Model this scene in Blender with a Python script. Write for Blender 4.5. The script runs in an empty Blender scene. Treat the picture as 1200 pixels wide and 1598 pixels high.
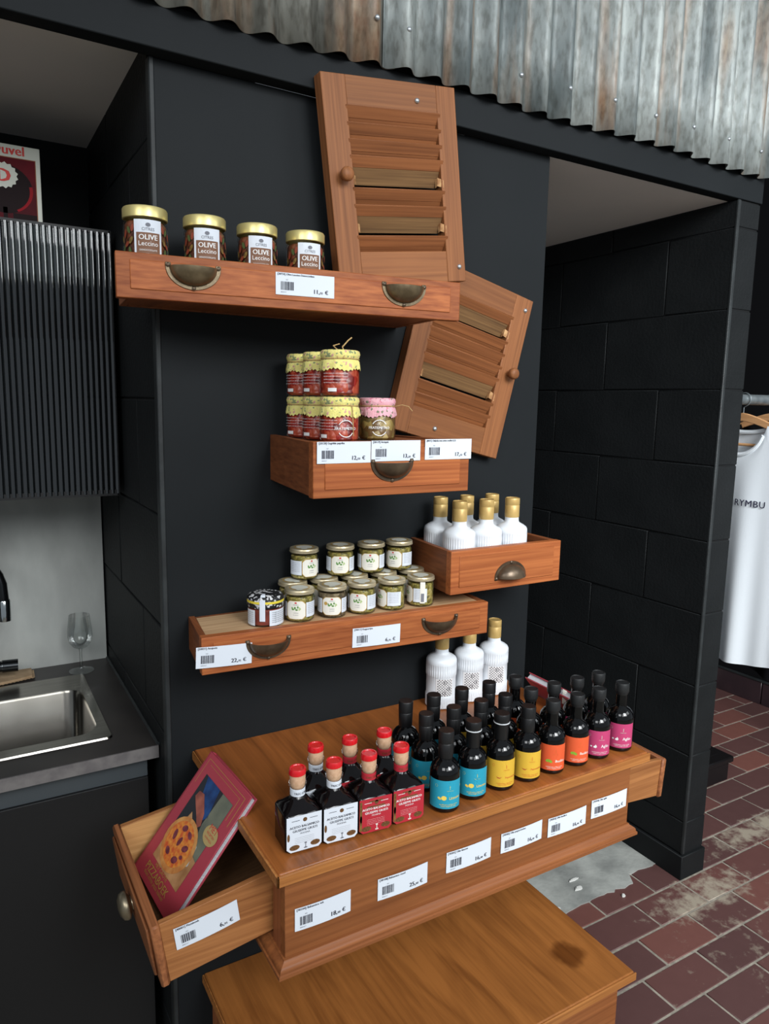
import bpy, bmesh, math, random
from math import sin, cos, pi, radians as R, sqrt, atan2
from mathutils import Vector, Matrix
random.seed(7)
S = bpy.context.scene
COL = S.collection

# ------------------------------------------------------------------ camera, world, light, exposure
cam_d = bpy.data.cameras.new('camera'); cam = bpy.data.objects.new('camera', cam_d); COL.objects.link(cam)
cam_d.sensor_fit = 'HORIZONTAL'; cam_d.sensor_width = 36.0; cam_d.lens = 1130.0 / 1200.0 * 36.0
cr, cu, cf = Vector((.861746, -.506990, .018819)), Vector((.059387, .137640, .988700)), Vector((.503852, .850891, -.148719))
cm = Matrix((cr, cu, -cf)).transposed().to_4x4(); cm.translation = (0, 0, 1.5)
cam.matrix_world = cm
cam_d.clip_start = .05
S.camera = cam
W = bpy.data.worlds.new('world'); S.world = W; W.use_nodes = True
W.node_tree.nodes['Background'].inputs[0].default_value = (.80, .90, 1.0, 1)
W.node_tree.nodes['Background'].inputs[1].default_value = .44

def area(name, loc, target, sx, sy, energy, col=(1, 1, 1)):
    l = bpy.data.lights.new(name, 'AREA'); l.shape = 'RECTANGLE'; l.size = sx; l.size_y = sy; l.energy = energy; l.color = col
    o = bpy.data.objects.new(name, l); COL.objects.link(o); o.location = loc
    o.rotation_euler = (Vector(target) - Vector(loc)).to_track_quat('-Z', 'Y').to_euler()
    return o
area('window_light', (.6, -3.0, 3.25), (.8, 1.4, 1.1), 3.6, 1.8, 98, (.95, .98, 1.0))
area('left_window_light', (-2.1, -1.4, 3.2), (.3, 1.8, 1.0), 1.6, 1.4, 62, (.96, .98, 1.0))
area('side_window_light', (3.3, -1.8, 3.2), (1.2, 1.3, 1.1), 1.6, 1.4, 36, (.92, .97, 1.0))
area('tee_fill_light', (1.2, -1.9, 2.9), (2.5, 1.5, .75), 1.6, 1.4, 48, (.95, .98, 1.0))  # fill lamp added to brighten the t-shirt and floor beyond the partition
bpy.data.lights['tee_fill_light'].spread = R(75)
vs = S.view_settings
vs.view_transform = 'Standard'; vs.look = 'None'; vs.gamma = 1.0; vs.use_curve_mapping = False; vs.exposure = -0.30

# ------------------------------------------------------------------ materials
def s2l(c):
    return tuple(((v / 255) / 12.92 if v / 255 <= .04045 else ((v / 255 + .055) / 1.055) ** 2.4) for v in c)
def new_mat(name):
    m = bpy.data.materials.new(name); m.use_nodes = True
    return m, m.node_tree.nodes, m.node_tree.links, m.node_tree.nodes['Principled BSDF']
def mat(name, rgb, rough=.5, metal=0., spec=.5, rgb2=None, nscale=20., stretch=(1, 1, 1), bump=0., bscale=60., coat=0., lin=False, trans=0.):
    m, n, l, b = new_mat(name)
    c1 = rgb if lin else s2l(rgb)
    b.inputs['Base Color'].default_value = (*c1, 1); b.inputs['Roughness'].default_value = rough
    b.inputs['Metallic'].default_value = metal; b.inputs['Specular IOR Level'].default_value = spec
    b.inputs['Coat Weight'].default_value = coat; b.inputs['Coat Roughness'].default_value = .08
    if trans: b.inputs['Transmission Weight'].default_value = trans
    if rgb2 is not None or bump:
        tc = n.new('ShaderNodeTexCoord'); mp = n.new('ShaderNodeMapping'); mp.inputs['Scale'].default_value = stretch
        l.new(tc.outputs['Object'], mp.inputs['Vector'])
    if rgb2 is not None:
        no = n.new('ShaderNodeTexNoise'); no.inputs['Scale'].default_value = nscale; no.inputs['Detail'].default_value = 6
        l.new(mp.outputs[0], no.inputs['Vector'])
        rp = n.new('ShaderNodeValToRGB'); rp.color_ramp.elements[0].position = .36; rp.color_ramp.elements[1].position = .64
        rp.color_ramp.elements[0].color = (*c1, 1); rp.color_ramp.elements[1].color = (*(rgb2 if lin else s2l(rgb2)), 1)
        l.new(no.outputs[0], rp.inputs[0]); l.new(rp.outputs[0], b.inputs['Base Color'])
    if bump:
        nb = n.new('ShaderNodeTexNoise'); nb.inputs['Scale'].default_value = bscale; nb.inputs['Detail'].default_value = 4
        l.new(mp.outputs[0], nb.inputs['Vector'])
        bp = n.new('ShaderNodeBump'); bp.inputs['Strength'].default_value = bump; bp.inputs['Distance'].default_value = .002
        l.new(nb.outputs[0], bp.inputs['Height']); l.new(bp.outputs[0], b.inputs['Normal'])
    return m
def wood(name, light, dark, axis=0, rough=.45, scale=1., band=.5, fine=.5, var=.12, spec=.25):
    """plain-sawn timber: long noise streaks, growth bands, fine pores; grain runs along the local axis"""
    m, n, l, b = new_mat(name)
    tc = n.new('ShaderNodeTexCoord'); oi = n.new('ShaderNodeObjectInfo')
    off = n.new('ShaderNodeVectorMath'); off.operation = 'SCALE'; off.inputs[0].default_value = (3.1, 2.3, 1.7)
    l.new(oi.outputs['Random'], off.inputs['Scale'])
    add = n.new('ShaderNodeVectorMath'); l.new(tc.outputs['Object'], add.inputs[0]); l.new(off.outputs[0], add.inputs[1])
    def mapped(al, ac):
        mp = n.new('ShaderNodeMapping'); sc = [ac * scale] * 3; sc[axis] = al * scale
        mp.inputs['Scale'].default_value = sc; l.new(add.outputs[0], mp.inputs['Vector']); return mp
    m1 = mapped(1.1, 34); no = n.new('ShaderNodeTexNoise'); no.inputs['Scale'].default_value = 1.5; no.inputs['Detail'].default_value = 7; no.inputs['Roughness'].default_value = .62
    no.inputs['Distortion'].default_value = .25; l.new(m1.outputs[0], no.inputs['Vector'])
    m2 = mapped(2.6, 13); wv = n.new('ShaderNodeTexNoise'); wv.inputs['Scale'].default_value = 1.; wv.inputs['Detail'].default_value = 3
    wv.inputs['Distortion'].default_value = 1.6; l.new(m2.outputs[0], wv.inputs['Vector'])
    m3 = mapped(3.5, 190); nf = n.new('ShaderNodeTexNoise'); nf.inputs['Scale'].default_value = 1.; nf.inputs['Detail'].default_value = 3; l.new(m3.outputs[0], nf.inputs['Vector'])
    mx = n.new('ShaderNodeMix'); mx.data_type = 'FLOAT'; mx.inputs[0].default_value = band
    l.new(no.outputs[0], mx.inputs[2]); l.new(wv.outputs[0], mx.inputs[3])
    mx2 = n.new('ShaderNodeMix'); mx2.data_type = 'FLOAT'; mx2.inputs[0].default_value = fine
    l.new(mx.outputs[0], mx2.inputs[2]); l.new(nf.outputs[0], mx2.inputs[3])
    rp = n.new('ShaderNodeValToRGB'); e = rp.color_ramp.elements
    e[0].position = .36; e[0].color = (*s2l(dark), 1); e[1].position = .60; e[1].color = (*s2l(light), 1)
    l.new(mx2.outputs[0], rp.inputs[0])
    hv = n.new('ShaderNodeHueSaturation')
    mr = n.new('ShaderNodeMapRange'); mr.inputs[3].default_value = 1 - var; mr.inputs[4].default_value = 1 + var
    l.new(oi.outputs['Random'], mr.inputs[0]); l.new(mr.outputs[0], hv.inputs['Value']); l.new(rp.outputs[0], hv.inputs['Color'])
    l.new(hv.outputs[0], b.inputs['Base Color'])
    b.inputs['Roughness'].default_value = rough; b.inputs['Specular IOR Level'].default_value = spec
    bp = n.new('ShaderNodeBump'); bp.inputs['Strength'].default_value = .12; bp.inputs['Distance'].default_value = .001
    l.new(mx2.outputs[0], bp.inputs['Height']); l.new(bp.outputs[0], b.inputs['Normal'])
    return m
def thin_glass(name, tint=(.97, .98, .975), refl=.14):
    m, n, l, b = new_mat(name); n.remove(b); out = n['Material Output']
    tr = n.new('ShaderNodeBsdfTransparent'); tr.inputs[0].default_value = (*tint, 1)
    gl = n.new('ShaderNodeBsdfGlossy'); gl.inputs['Roughness'].default_value = .03
    lw = n.new('ShaderNodeLayerWeight'); lw.inputs[0].default_value = refl
    sc_ = n.new('ShaderNodeMath'); sc_.operation = 'MULTIPLY'; sc_.inputs[1].default_value = .55; l.new(lw.outputs['Fresnel'], sc_.inputs[0])
    mx = n.new('ShaderNodeMixShader'); l.new(sc_.outputs[0], mx.inputs[0]); l.new(tr.outputs[0], mx.inputs[1]); l.new(gl.outputs[0], mx.inputs[2])
    l.new(mx.outputs[0], out.inputs[0]); return m
def chunky(name, cols, scale, rough=.35, bump=.6):
    """packed pieces seen through a jar: cells of several colours"""
    m, n, l, b = new_mat(name)
    tc = n.new('ShaderNodeTexCoord'); vo = n.new('ShaderNodeTexVoronoi'); vo.inputs['Scale'].default_value = scale
    l.new(tc.outputs['Object'], vo.inputs['Vector'])
    sp = n.new('ShaderNodeSeparateColor'); l.new(vo.outputs['Color'], sp.inputs[0])
    rp = n.new('ShaderNodeValToRGB'); rp.color_ramp.interpolation = 'CONSTANT'
    k = len(cols)
    while len(rp.color_ramp.elements) < k: rp.color_ramp.elements.new(.5)
    for i, c in enumerate(cols):
        rp.color_ramp.elements[i].position = i / k; rp.color_ramp.elements[i].color = (*s2l(c), 1)
    l.new(sp.outputs[0], rp.inputs[0]); l.new(rp.outputs[0], b.inputs['Base Color'])
    b.inputs['Roughness'].default_value = rough
    bp = n.new('ShaderNodeBump'); bp.invert = True; bp.inputs['Strength'].default_value = bump; bp.inputs['Distance'].default_value = .004
    l.new(vo.outputs['Distance'], bp.inputs['Height']); l.new(bp.outputs[0], b.inputs['Normal'])
    return m

M = {}
M['paint'] = mat('black_wall_paint', (22, 24, 25), .6, rgb2=(26, 28, 29), nscale=3, bump=.12, bscale=90, spec=.15)
M['panel'] = mat('anthracite_panel_paint', (24, 27, 29), .6, rgb2=(28, 31, 33), nscale=2.2, bump=.05, bscale=160, spec=.15)
M['block'] = mat('painted_block', (23, 25, 26), .58, rgb2=(27, 29, 30), nscale=8, bump=.5, bscale=110, spec=.15)
M['mortar'] = mat('painted_mortar', (20, 21, 22), .75, bump=.5, bscale=150, spec=.2)
M['bead'] = mat('painted_corner_bead', (42, 46, 47), .55, rgb2=(30, 33, 34), nscale=14, bump=.4, bscale=60, spec=.4)
M['white_ceiling'] = mat('white_ceiling_board', (238, 230, 224), .8, rgb2=(232, 225, 220), nscale=3)
M['blackwall'] = mat('black_shop_wall', (14, 14, 16), .8, spec=.15)
M['grout'] = mat('grout', (158, 150, 136), .9, rgb2=(128, 121, 110), nscale=40, bump=.5, bscale=200)
M['concrete'] = mat('rough_concrete', (168, 170, 164), .9, rgb2=(128, 130, 126), nscale=9, bump=.6, bscale=80)
M['plaster_chip'] = mat('plaster_chip', (215, 215, 210), .9, bump=.6, bscale=200)
M['skirt'] = mat('dark_skirting_tile', (58, 44, 48), .3, rgb2=(46, 36, 40), nscale=8)
M['pine'] = wood('orange_stained_pine', (170, 99, 55), (130, 66, 34), 0, .5, 1., .22)
M['pine_side'] = wood('brown_pine_side', (140, 82, 48), (104, 58, 34), 1, .5, 1., .5)
M['shut_v'] = wood('shutter_stile_pine', (142, 91, 55), (110, 67, 39), 2, .5, 1., .2)
M['shut_h'] = wood('shutter_rail_pine', (142, 91, 54), (115, 70, 41), 0, .5, .8, .25)
M['slat'] = wood('shutter_slat_wood', (142, 88, 52), (110, 65, 37), 0, .5, 1., .25)
M['rawwood'] = wood('bare_dusty_wood', (134, 100, 64), (92, 66, 42), 0, .75, 1.2, .4)
M['splinter'] = mat('splintered_wood', (206, 162, 112), .8, rgb2=(160, 112, 70), nscale=90)
M['ply'] = wood('pale_plywood', (196, 162, 124), (168, 132, 96), 0, .6, .8, .4)
M['slab'] = wood('varnished_tabletop', (154, 90, 42), (114, 64, 28), 1, .36, 1., .7, .25, spec=.4)
M['slab_low'] = wood('worn_tabletop', (168, 106, 52), (130, 78, 36), 1, .4, 1., .7, .25, spec=.35)
M['slab_edge'] = wood('tabletop_edge', (176, 116, 62), (134, 80, 38), 0, .45, 1., .4)
M['unit'] = wood('brown_varnished_board', (150, 92, 52), (118, 68, 36), 0, .42, .7, .4)
M['unit_v'] = wood('brown_varnished_stile', (158, 96, 60), (122, 70, 42), 2, .42, .9, .4)
M['mould'] = wood('moulding_wood', (142, 86, 48), (110, 64, 36), 0, .42, 1., .4)
M['drawerwood'] = wood('worn_drawer_wood', (168, 112, 66), (128, 78, 42), 0, .5, .9, .45)
M['drawerfront'] = wood('worn_drawer_front', (150, 94, 58), (112, 66, 40), 1, .5, .9, .45)
M['drawerin'] = wood('pale_drawer_inside', (198, 152, 98), (164, 116, 68), 0, .6, .8, .4)
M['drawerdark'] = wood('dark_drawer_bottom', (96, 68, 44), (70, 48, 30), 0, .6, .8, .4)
M['cork'] = mat('cork', (212, 172, 140), .75, rgb2=(198, 156, 122), nscale=200)
M['brass'] = mat('aged_brass', (122, 106, 80), .34, metal=.5, rgb2=(94, 80, 58), nscale=40, bump=.15, bscale=120)
M['brass_dark'] = mat('dark_bronze', (98, 82, 64), .34, metal=.45, rgb2=(74, 60, 46), nscale=40, bump=.15, bscale=120)
M['pewter'] = mat('pewter', (172, 160, 136), .35, metal=.85, rgb2=(130, 118, 98), nscale=30)
M['screw'] = mat('zinc_screw', (190, 196, 200), .35, metal=.8)
M['gold'] = mat('satin_gold_lid', (220, 204, 136), .34, metal=.6)
M['goldcap'] = mat('gold_capsule', (200, 168, 104), .42, metal=.25, rgb2=(190, 156, 92), nscale=60)
M['goldline'] = mat('gold_print', (196, 160, 84), .5, metal=.3)
M['paper'] = mat('white_paper', (214, 220, 228), .7, spec=.2)
M['ink'] = mat('dark_ink', (52, 52, 62), .8, spec=.1)
M['inkgrey'] = mat('grey_ink', (120, 122, 130), .8, spec=.1)
M['creampaper'] = mat('cream_label_paper', (228, 225, 214), .7, spec=.2)
M['whiteprint'] = mat('white_print', (232, 232, 230), .6, spec=.2)
M['leafgreen'] = mat('leaf_green_print', (88, 138, 60), .7)
M['leafpale'] = mat('pale_green_print', (170, 190, 130), .7)
M['redprint'] = mat('red_print', (196, 52, 56), .7)
M['darkleaf'] = mat('dark_leaf_print', (74, 88, 46), .6); M['rust'] = mat('rust_leaf_print', (134, 58, 36), .6)
M['glass'] = thin_glass('jar_glass')
M['wineglass'] = thin_glass('wine_glass', (.94, .96, .955), .5)
M['lidmetal'] = mat('champagne_jar_lid', (206, 194, 164), .34, metal=.6, rgb2=(184, 170, 138), nscale=50)
M['lidsticker'] = mat('lid_sticker', (196, 196, 184), .6)
M['capers'] = chunky('capers', [(136, 126, 62), (112, 102, 50), (164, 150, 86), (94, 86, 42), (148, 132, 70), (172, 154, 102)], 150)
M['capers_dark'] = chunky('salted_capers', [(112, 96, 72), (92, 80, 60), (136, 120, 92), (80, 66, 48)], 130)
M['olivemix'] = chunky('dark_olives', [(98, 56, 38), (116, 64, 42), (80, 48, 36), (132, 80, 50), (104, 66, 50)], 90)
M['chili'] = chunky('red_peppers', [(150, 34, 24), (126, 24, 18), (166, 52, 34), (110, 20, 16), (176, 74, 50)], 90)
M['artichoke'] = chunky('artichokes', [(150, 126, 72), (122, 100, 54), (96, 80, 44), (172, 148, 94), (110, 82, 46)], 75)
M['anchovy'] = mat('red_brown_paste', (134, 62, 48), .35, rgb2=(104, 44, 36), nscale=60)
M['clothyellow'] = chunky('floral_yellow_cloth', [(228, 216, 128), (232, 222, 138), (226, 214, 124), (230, 220, 134), (142, 150, 106), (228, 216, 128), (231, 221, 134), (229, 217, 130), (206, 158, 140), (232, 222, 138), (226, 214, 126), (230, 219, 131)], 260, .8, .15)
M['clothpink'] = chunky('floral_pink_cloth', [(230, 170, 180), (234, 178, 188), (228, 168, 178), (232, 176, 186), (130, 130, 108), (230, 170, 180), (232, 174, 184), (212, 130, 150), (234, 178, 188), (229, 169, 179)], 250, .8, .15)
M['twine'] = mat('jute_twine', (190, 160, 108), .85, rgb2=(156, 124, 78), nscale=300)
M['clothblack'] = chunky('black_white_lid_print', [(18, 18, 20), (22, 22, 24), (210, 210, 210), (16, 16, 18), (20, 20, 22), (24, 24, 26), (190, 190, 192), (18, 18, 20)], 230, .6, .1)
M['yellowband'] = mat('yellow_band', (222, 200, 60), .6)
M['ceramic'] = mat('white_glazed_bottle', (226, 231, 236), .32, spec=.5, coat=.1)
M['oilglass'] = mat('dark_oil_glass', (7, 7, 8), .05, spec=.5)
M['balsamglass'] = mat('dark_balsamic_glass', (12, 8, 9), .05, spec=.4)
M['capblack'] = mat('black_capsule', (20, 20, 21), .38, spec=.5)
M['capmatt'] = mat('black_stopper', (26, 27, 28), .5, spec=.45)
M['capring'] = mat('white_ring', (205, 208, 210), .5)
M['lbl_blue'] = mat('turquoise_label', (34, 152, 178), .55)
M['lbl_yellow'] = mat('yellow_label', (214, 172, 54), .55)
M['lbl_orange'] = mat('orange_label', (218, 88, 46), .55)
M['lbl_pink'] = mat('magenta_label', (182, 58, 104), .55)
M['lemon'] = mat('lemon_print', (236, 206, 90), .6)
M['chiliprint'] = mat('chili_print', (170, 52, 36), .6)
M['palered'] = mat('orange_print', (206, 96, 44), .6)
M['wax'] = mat('red_sealing_wax', (206, 20, 30), .25, spec=.6, coat=.3)
M['lbl_red'] = mat('crimson_label', (176, 36, 50), .55)
M['lbl_gold'] = mat('antique_gold_print', (120, 84, 44), .5, rgb2=(84, 56, 32), nscale=300)
M['lbl_goldstrip'] = mat('gold_strip', (150, 122, 66), .45, metal=.4, rgb2=(110, 84, 44), nscale=200)
M['bookred'] = mat('crimson_book_cover', (172, 62, 76), .4, rgb2=(164, 57, 70), nscale=5)
M['pages'] = mat('page_block', (206, 208, 212), .8, rgb2=(176, 178, 184), nscale=1, stretch=(1, 1, 900))
M['photodark'] = mat('photo_dark', (38, 40, 46), .5)
M['photogrey'] = mat('photo_grey_green', (120, 122, 104), .5, rgb2=(94, 98, 86), nscale=20)
M['photoblue'] = mat('photo_blue', (34, 74, 130), .5, rgb2=(24, 46, 90), nscale=40)
M['photoskin'] = mat('photo_skin', (172, 98, 80), .5, rgb2=(120, 60, 54), nscale=30)
M['photoboard'] = mat('photo_board', (196, 150, 104), .5, rgb2=(150, 106, 66), nscale=25)
M['photosteel'] = mat('photo_steel', (186, 196, 196), .5)
M['crust'] = mat('photo_crust', (216, 160, 92), .5, rgb2=(186, 116, 60), nscale=40)
M['cheese'] = mat('photo_cheese', (226, 150, 62), .5, rgb2=(200, 84, 44), nscale=120)
M['meat'] = mat('photo_meat', (140, 66, 78), .5, rgb2=(92, 36, 48), nscale=90)
M['foil'] = mat('gold_oval', (190, 164, 108), .5, metal=.2)
M['backsplash'] = mat('grey_stone_panel', (184, 187, 182), .5, rgb2=(164, 166, 162), nscale=5, stretch=(2.2, 2.2, 1.0), bump=.05, bscale=200)
M['worktop'] = mat('dark_slate_worktop', (54, 50, 48), .42, rgb2=(44, 41, 40), nscale=9)
M['worktop_edge'] = mat('grey_worktop_edge', (112, 108, 106), .5, rgb2=(94, 90, 90), nscale=40)
M['steel'] = mat('brushed_steel', (150, 146, 138), .2, metal=1., rgb2=(136, 132, 124), nscale=12, stretch=(1, 14, 1))
M['cabblack'] = mat('matt_black_front', (24, 24, 25), .45, spec=.35)
M['cabgrey'] = mat('grey_rail', (72, 78, 82), .4, metal=.3)
M['tapblack'] = mat('gunmetal_tap', (52, 54, 56), .22, metal=.9)
M['tapchrome'] = mat('chrome', (180, 184, 184), .12, metal=1.)
M['brownpaper'] = mat('brown_paper', (176, 150, 118), .85, rgb2=(150, 124, 94), nscale=30)
M['shelfglass'] = thin_glass('cabinet_shelf_glass', (.75, .85, .82), .3)
M['cardwhite'] = mat('white_card', (206, 208, 196), .6)
M['cardred'] = mat('box_dark_red', (98, 10, 24), .6, rgb2=(70, 8, 18), nscale=14, spec=.15)
M['cardblack'] = mat('box_black', (24, 7, 10), .6, spec=.15)
M['cardbrim'] = mat('box_red_glow', (140, 16, 28), .6, spec=.15)
M['cardbrightred'] = mat('box_bright_red', (206, 44, 34), .55)
M['cardedge'] = mat('box_gold_edge', (150, 90, 50), .6)
M['teewhite'] = mat('white_cotton', (232, 238, 243), .9, bump=.2, bscale=300, spec=.1)
M['teeblack'] = mat('black_cotton', (13, 13, 15), .95, spec=.08)
M['teeprint'] = mat('navy_print', (36, 34, 62), .8)
M['hangerwood'] = wood('hanger_wood', (206, 158, 112), (178, 126, 82), 1, .4, 1., .4)
M['galv'] = mat('galvanised_tube', (158, 166, 168), .4, metal=.7, rgb2=(128, 136, 140), nscale=30)
M['boxplastic'] = mat('black_plastic', (20, 18, 19), .4, spec=.45)

# reeded dark glass
def reeded():
    m, n, l, b = new_mat('reeded_smoked_glass'); out = n['Material Output']
    b.inputs['Base Color'].default_value = (*s2l((12, 14, 15)), 1); b.inputs['Roughness'].default_value = .03; b.inputs['Specular IOR Level'].default_value = 1.0; b.inputs['Coat Weight'].default_value = 1.; b.inputs['Coat Roughness'].default_value = .03
    tr = n.new('ShaderNodeBsdfTransparent'); tr.inputs[0].default_value = (.62, .68, .68, 1)
    mx = n.new('ShaderNodeMixShader'); mx.inputs[0].default_value = .8
    l.new(tr.outputs[0], mx.inputs[1]); l.new(b.outputs[0], mx.inputs[2]); l.new(mx.outputs[0], out.inputs[0]); return m
M['reeded'] = reeded()

def zinc(name, base, base2, rust_amt, tint=1.):
    m, n, l, b = new_mat(name)
    tc = n.new('ShaderNodeTexCoord')
    def nz(scale, st, det=5):
        mp = n.new('ShaderNodeMapping'); mp.inputs['Scale'].default_value = st; l.new(tc.outputs['Object'], mp.inputs['Vector'])
        q = n.new('ShaderNodeTexNoise'); q.inputs['Scale'].default_value = scale; q.inputs['Detail'].default_value = det; l.new(mp.outputs[0], q.inputs['Vector']); return q
    a = nz(14, (1, 1, .22)); r1 = n.new('ShaderNodeValToRGB'); r1.color_ramp.elements[0].position = .34; r1.color_ramp.elements[1].position = .66
    r1.color_ramp.elements[0].color = (*s2l(base), 1); r1.color_ramp.elements[1].color = (*s2l(base2), 1); l.new(a.outputs[0], r1.inputs[0])
    c = nz(11, (1.6, 1, .16)); r2 = n.new('ShaderNodeValToRGB'); r2.color_ramp.elements[0].position = .66 - rust_amt; r2.color_ramp.elements[1].position = .76 - rust_amt * .6
    l.new(c.outputs[0], r2.inputs[0])
    d = nz(60, (1, 1, .6)); r3 = n.new('ShaderNodeValToRGB'); r3.color_ramp.elements[0].color = (*s2l((112, 64, 36)), 1); r3.color_ramp.elements[1].color = (*s2l((158, 146, 124)), 1); l.new(d.outputs[0], r3.inputs[0])
    mx = n.new('ShaderNodeMix'); mx.data_type = 'RGBA'; l.new(r2.outputs[0], mx.inputs[0]); l.new(r1.outputs[0], mx.inputs[6]); l.new(r3.outputs[0], mx.inputs[7])
    g = nz(95, (1, 1, .35), 8); r4 = n.new('ShaderNodeValToRGB'); r4.color_ramp.elements[0].position = .33; r4.color_ramp.elements[0].color = (.45, .43, .40, 1); r4.color_ramp.elements[1].position = .56; r4.color_ramp.elements[1].color = (1, 1, 1, 1); l.new(g.outputs[0], r4.inputs[0])
    mg = n.new('ShaderNodeMix'); mg.data_type = 'RGBA'; mg.blend_type = 'MULTIPLY'; mg.inputs[0].default_value = .7; l.new(mx.outputs[2], mg.inputs[6]); l.new(r4.outputs[0], mg.inputs[7])
    l.new(mg.outputs[2], b.inputs['Base Color'])
    b.inputs['Metallic'].default_value = .1; b.inputs['Roughness'].default_value = .45; b.inputs['Specular IOR Level'].default_value = .35
    bp = n.new('ShaderNodeBump'); bp.inputs['Strength'].default_value = .2; bp.inputs['Distance'].default_value = .002; l.new(d.outputs[0], bp.inputs['Height']); l.new(bp.outputs[0], b.inputs['Normal'])
    return m
M['zinc'] = zinc('galvanised_zinc', (98, 106, 106), (158, 164, 161), .105)
M['zincold'] = zinc('weathered_zinc', (92, 92, 86), (134, 134, 126), .17)

def tile_mat():
    m, n, l, b = new_mat('quarry_tile')
    oi = n.new('ShaderNodeObjectInfo'); geo = n.new('ShaderNodeNewGeometry')
    rp = n.new('ShaderNodeValToRGB'); e = rp.color_ramp.elements
    e[0].color = (*s2l((88, 62, 60)), 1); e[1].color = (*s2l((128, 82, 72)), 1)
    q = rp.color_ramp.elements.new(.5); q.color = (*s2l((96, 66, 63)), 1); q = rp.color_ramp.elements.new(.88); q.color = (*s2l((106, 70, 65)), 1)
    l.new(oi.outputs['Random'], rp.inputs[0])
    # fine mottling
    no = n.new('ShaderNodeTexNoise'); no.inputs['Scale'].default_value = 30; no.inputs['Detail'].default_value = 5; l.new(geo.outputs['Position'], no.inputs['Vector'])
    mm = n.new('ShaderNodeMix'); mm.data_type = 'RGBA'; mm.blend_type = 'MULTIPLY'; mm.inputs[0].default_value = .35
    rr = n.new('ShaderNodeValToRGB'); rr.color_ramp.elements[0].color = (.55, .5, .5, 1); l.new(no.outputs[0], rr.inputs[0])
    l.new(rp.outputs[0], mm.inputs[6]); l.new(rr.outputs[0], mm.inputs[7])
    # mortar dust lying in a strip in front of the partition and along the row beside it
    sx = n.new('ShaderNodeSeparateXYZ'); l.new(geo.outputs['Position'], sx.inputs[0])
    def math_(op, a, bb, clamp=False):
        k = n.new('ShaderNodeMath'); k.operation = op; k.use_clamp = clamp
        for i, v in enumerate((a, bb)):
            if isinstance(v, (int, float)): k.inputs[i].default_value = v
            else: l.new(v, k.inputs[i])
        return k.outputs[0]
    def blob(x0, y0, rx, ry):
        dx = math_('DIVIDE', math_('SUBTRACT', sx.outputs[0], x0), rx); dy = math_('DIVIDE', math_('SUBTRACT', sx.outputs[1], y0), ry)
        d2 = math_('ADD', math_('MULTIPLY', dx, dx), math_('MULTIPLY', dy, dy))
        return math_('SUBTRACT', 1.0, d2, True)
    msk = math_('MAXIMUM', blob(1.93, 1.255, .34, .11), blob(2.5, 1.39, .62, .085))
    msk = math_('MAXIMUM', msk, math_('MULTIPLY', blob(1.95, 1.1, .6, .3), .45))
    ns = n.new('ShaderNodeTexNoise'); ns.inputs['Scale'].default_value = 19; ns.inputs['Detail'].default_value = 7; ns.inputs['Roughness'].default_value = .65; l.new(geo.outputs['Position'], ns.inputs['Vector'])
    f = math_('MULTIPLY', math_('SUBTRACT', math_('ADD', ns.outputs[0], math_('MULTIPLY', msk, .36)), .70), 5.0, True)
    mx = n.new('ShaderNodeMix'); mx.data_type = 'RGBA'; l.new(math_('MULTIPLY', f, .85), mx.inputs[0]); l.new(mm.outputs[2], mx.inputs[6]); mx.inputs[7].default_value = (*s2l((166, 156, 138)), 1)
    l.new(mx.outputs[2], b.inputs['Base Color']); b.inputs['Roughness'].default_value = .5; b.inputs['Specular IOR Level'].default_value = .35
    bp = n.new('ShaderNodeBump'); bp.inputs['Strength'].default_value = .15; bp.inputs['Distance'].default_value = .002; l.new(no.outputs[0], bp.inputs['Height']); l.new(bp.outputs[0], b.inputs['Normal'])
    return m
M['tile'] = tile_mat()

def lower_top():
    """tabletop wood with a dark round water stain"""
    m = M['slab_low'].copy(); m.name = 'stained_tabletop'; n = m.node_tree.nodes; l = m.node_tree.links; b = n['Principled BSDF']
    src = b.inputs['Base Color'].links[0].from_socket
    tc = n.new('ShaderNodeTexCoord'); vm = n.new('ShaderNodeVectorMath'); vm.operation = 'SUBTRACT'; vm.inputs[1].default_value = (1.10, 1.035, .30)
    l.new(tc.outputs['Object'], vm.inputs[0])
    no = n.new('ShaderNodeTexNoise'); no.inputs['Scale'].default_value = 30; l.new(tc.outputs['Object'], no.inputs['Vector'])
    ln = n.new('ShaderNodeVectorMath'); ln.operation = 'LENGTH'; l.new(vm.outputs[0], ln.inputs[0])
    ma = n.new('ShaderNodeMath'); ma.operation = 'MULTIPLY_ADD'; l.new(no.outputs[0], ma.inputs[0]); ma.inputs[1].default_value = .035; l.new(ln.outputs['Value'], ma.inputs[2])
    rp = n.new('ShaderNodeValToRGB'); e = rp.color_ramp.elements; e[0].position = .045; e[0].color = (.42, .36, .30, 1); e[1].position = .062; e[1].color = (1, 1, 1, 1); l.new(ma.outputs[0], rp.inputs[0])
    mx = n.new('ShaderNodeMix'); mx.data_type = 'RGBA'; mx.blend_type = 'MULTIPLY'; mx.inputs[0].default_value = 1; l.new(src, mx.inputs[6]); l.new(rp.outputs[0], mx.inputs[7]); l.new(mx.outputs[2], b.inputs['Base Color'])
    return m
M['slab_stain'] = lower_top()

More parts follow.
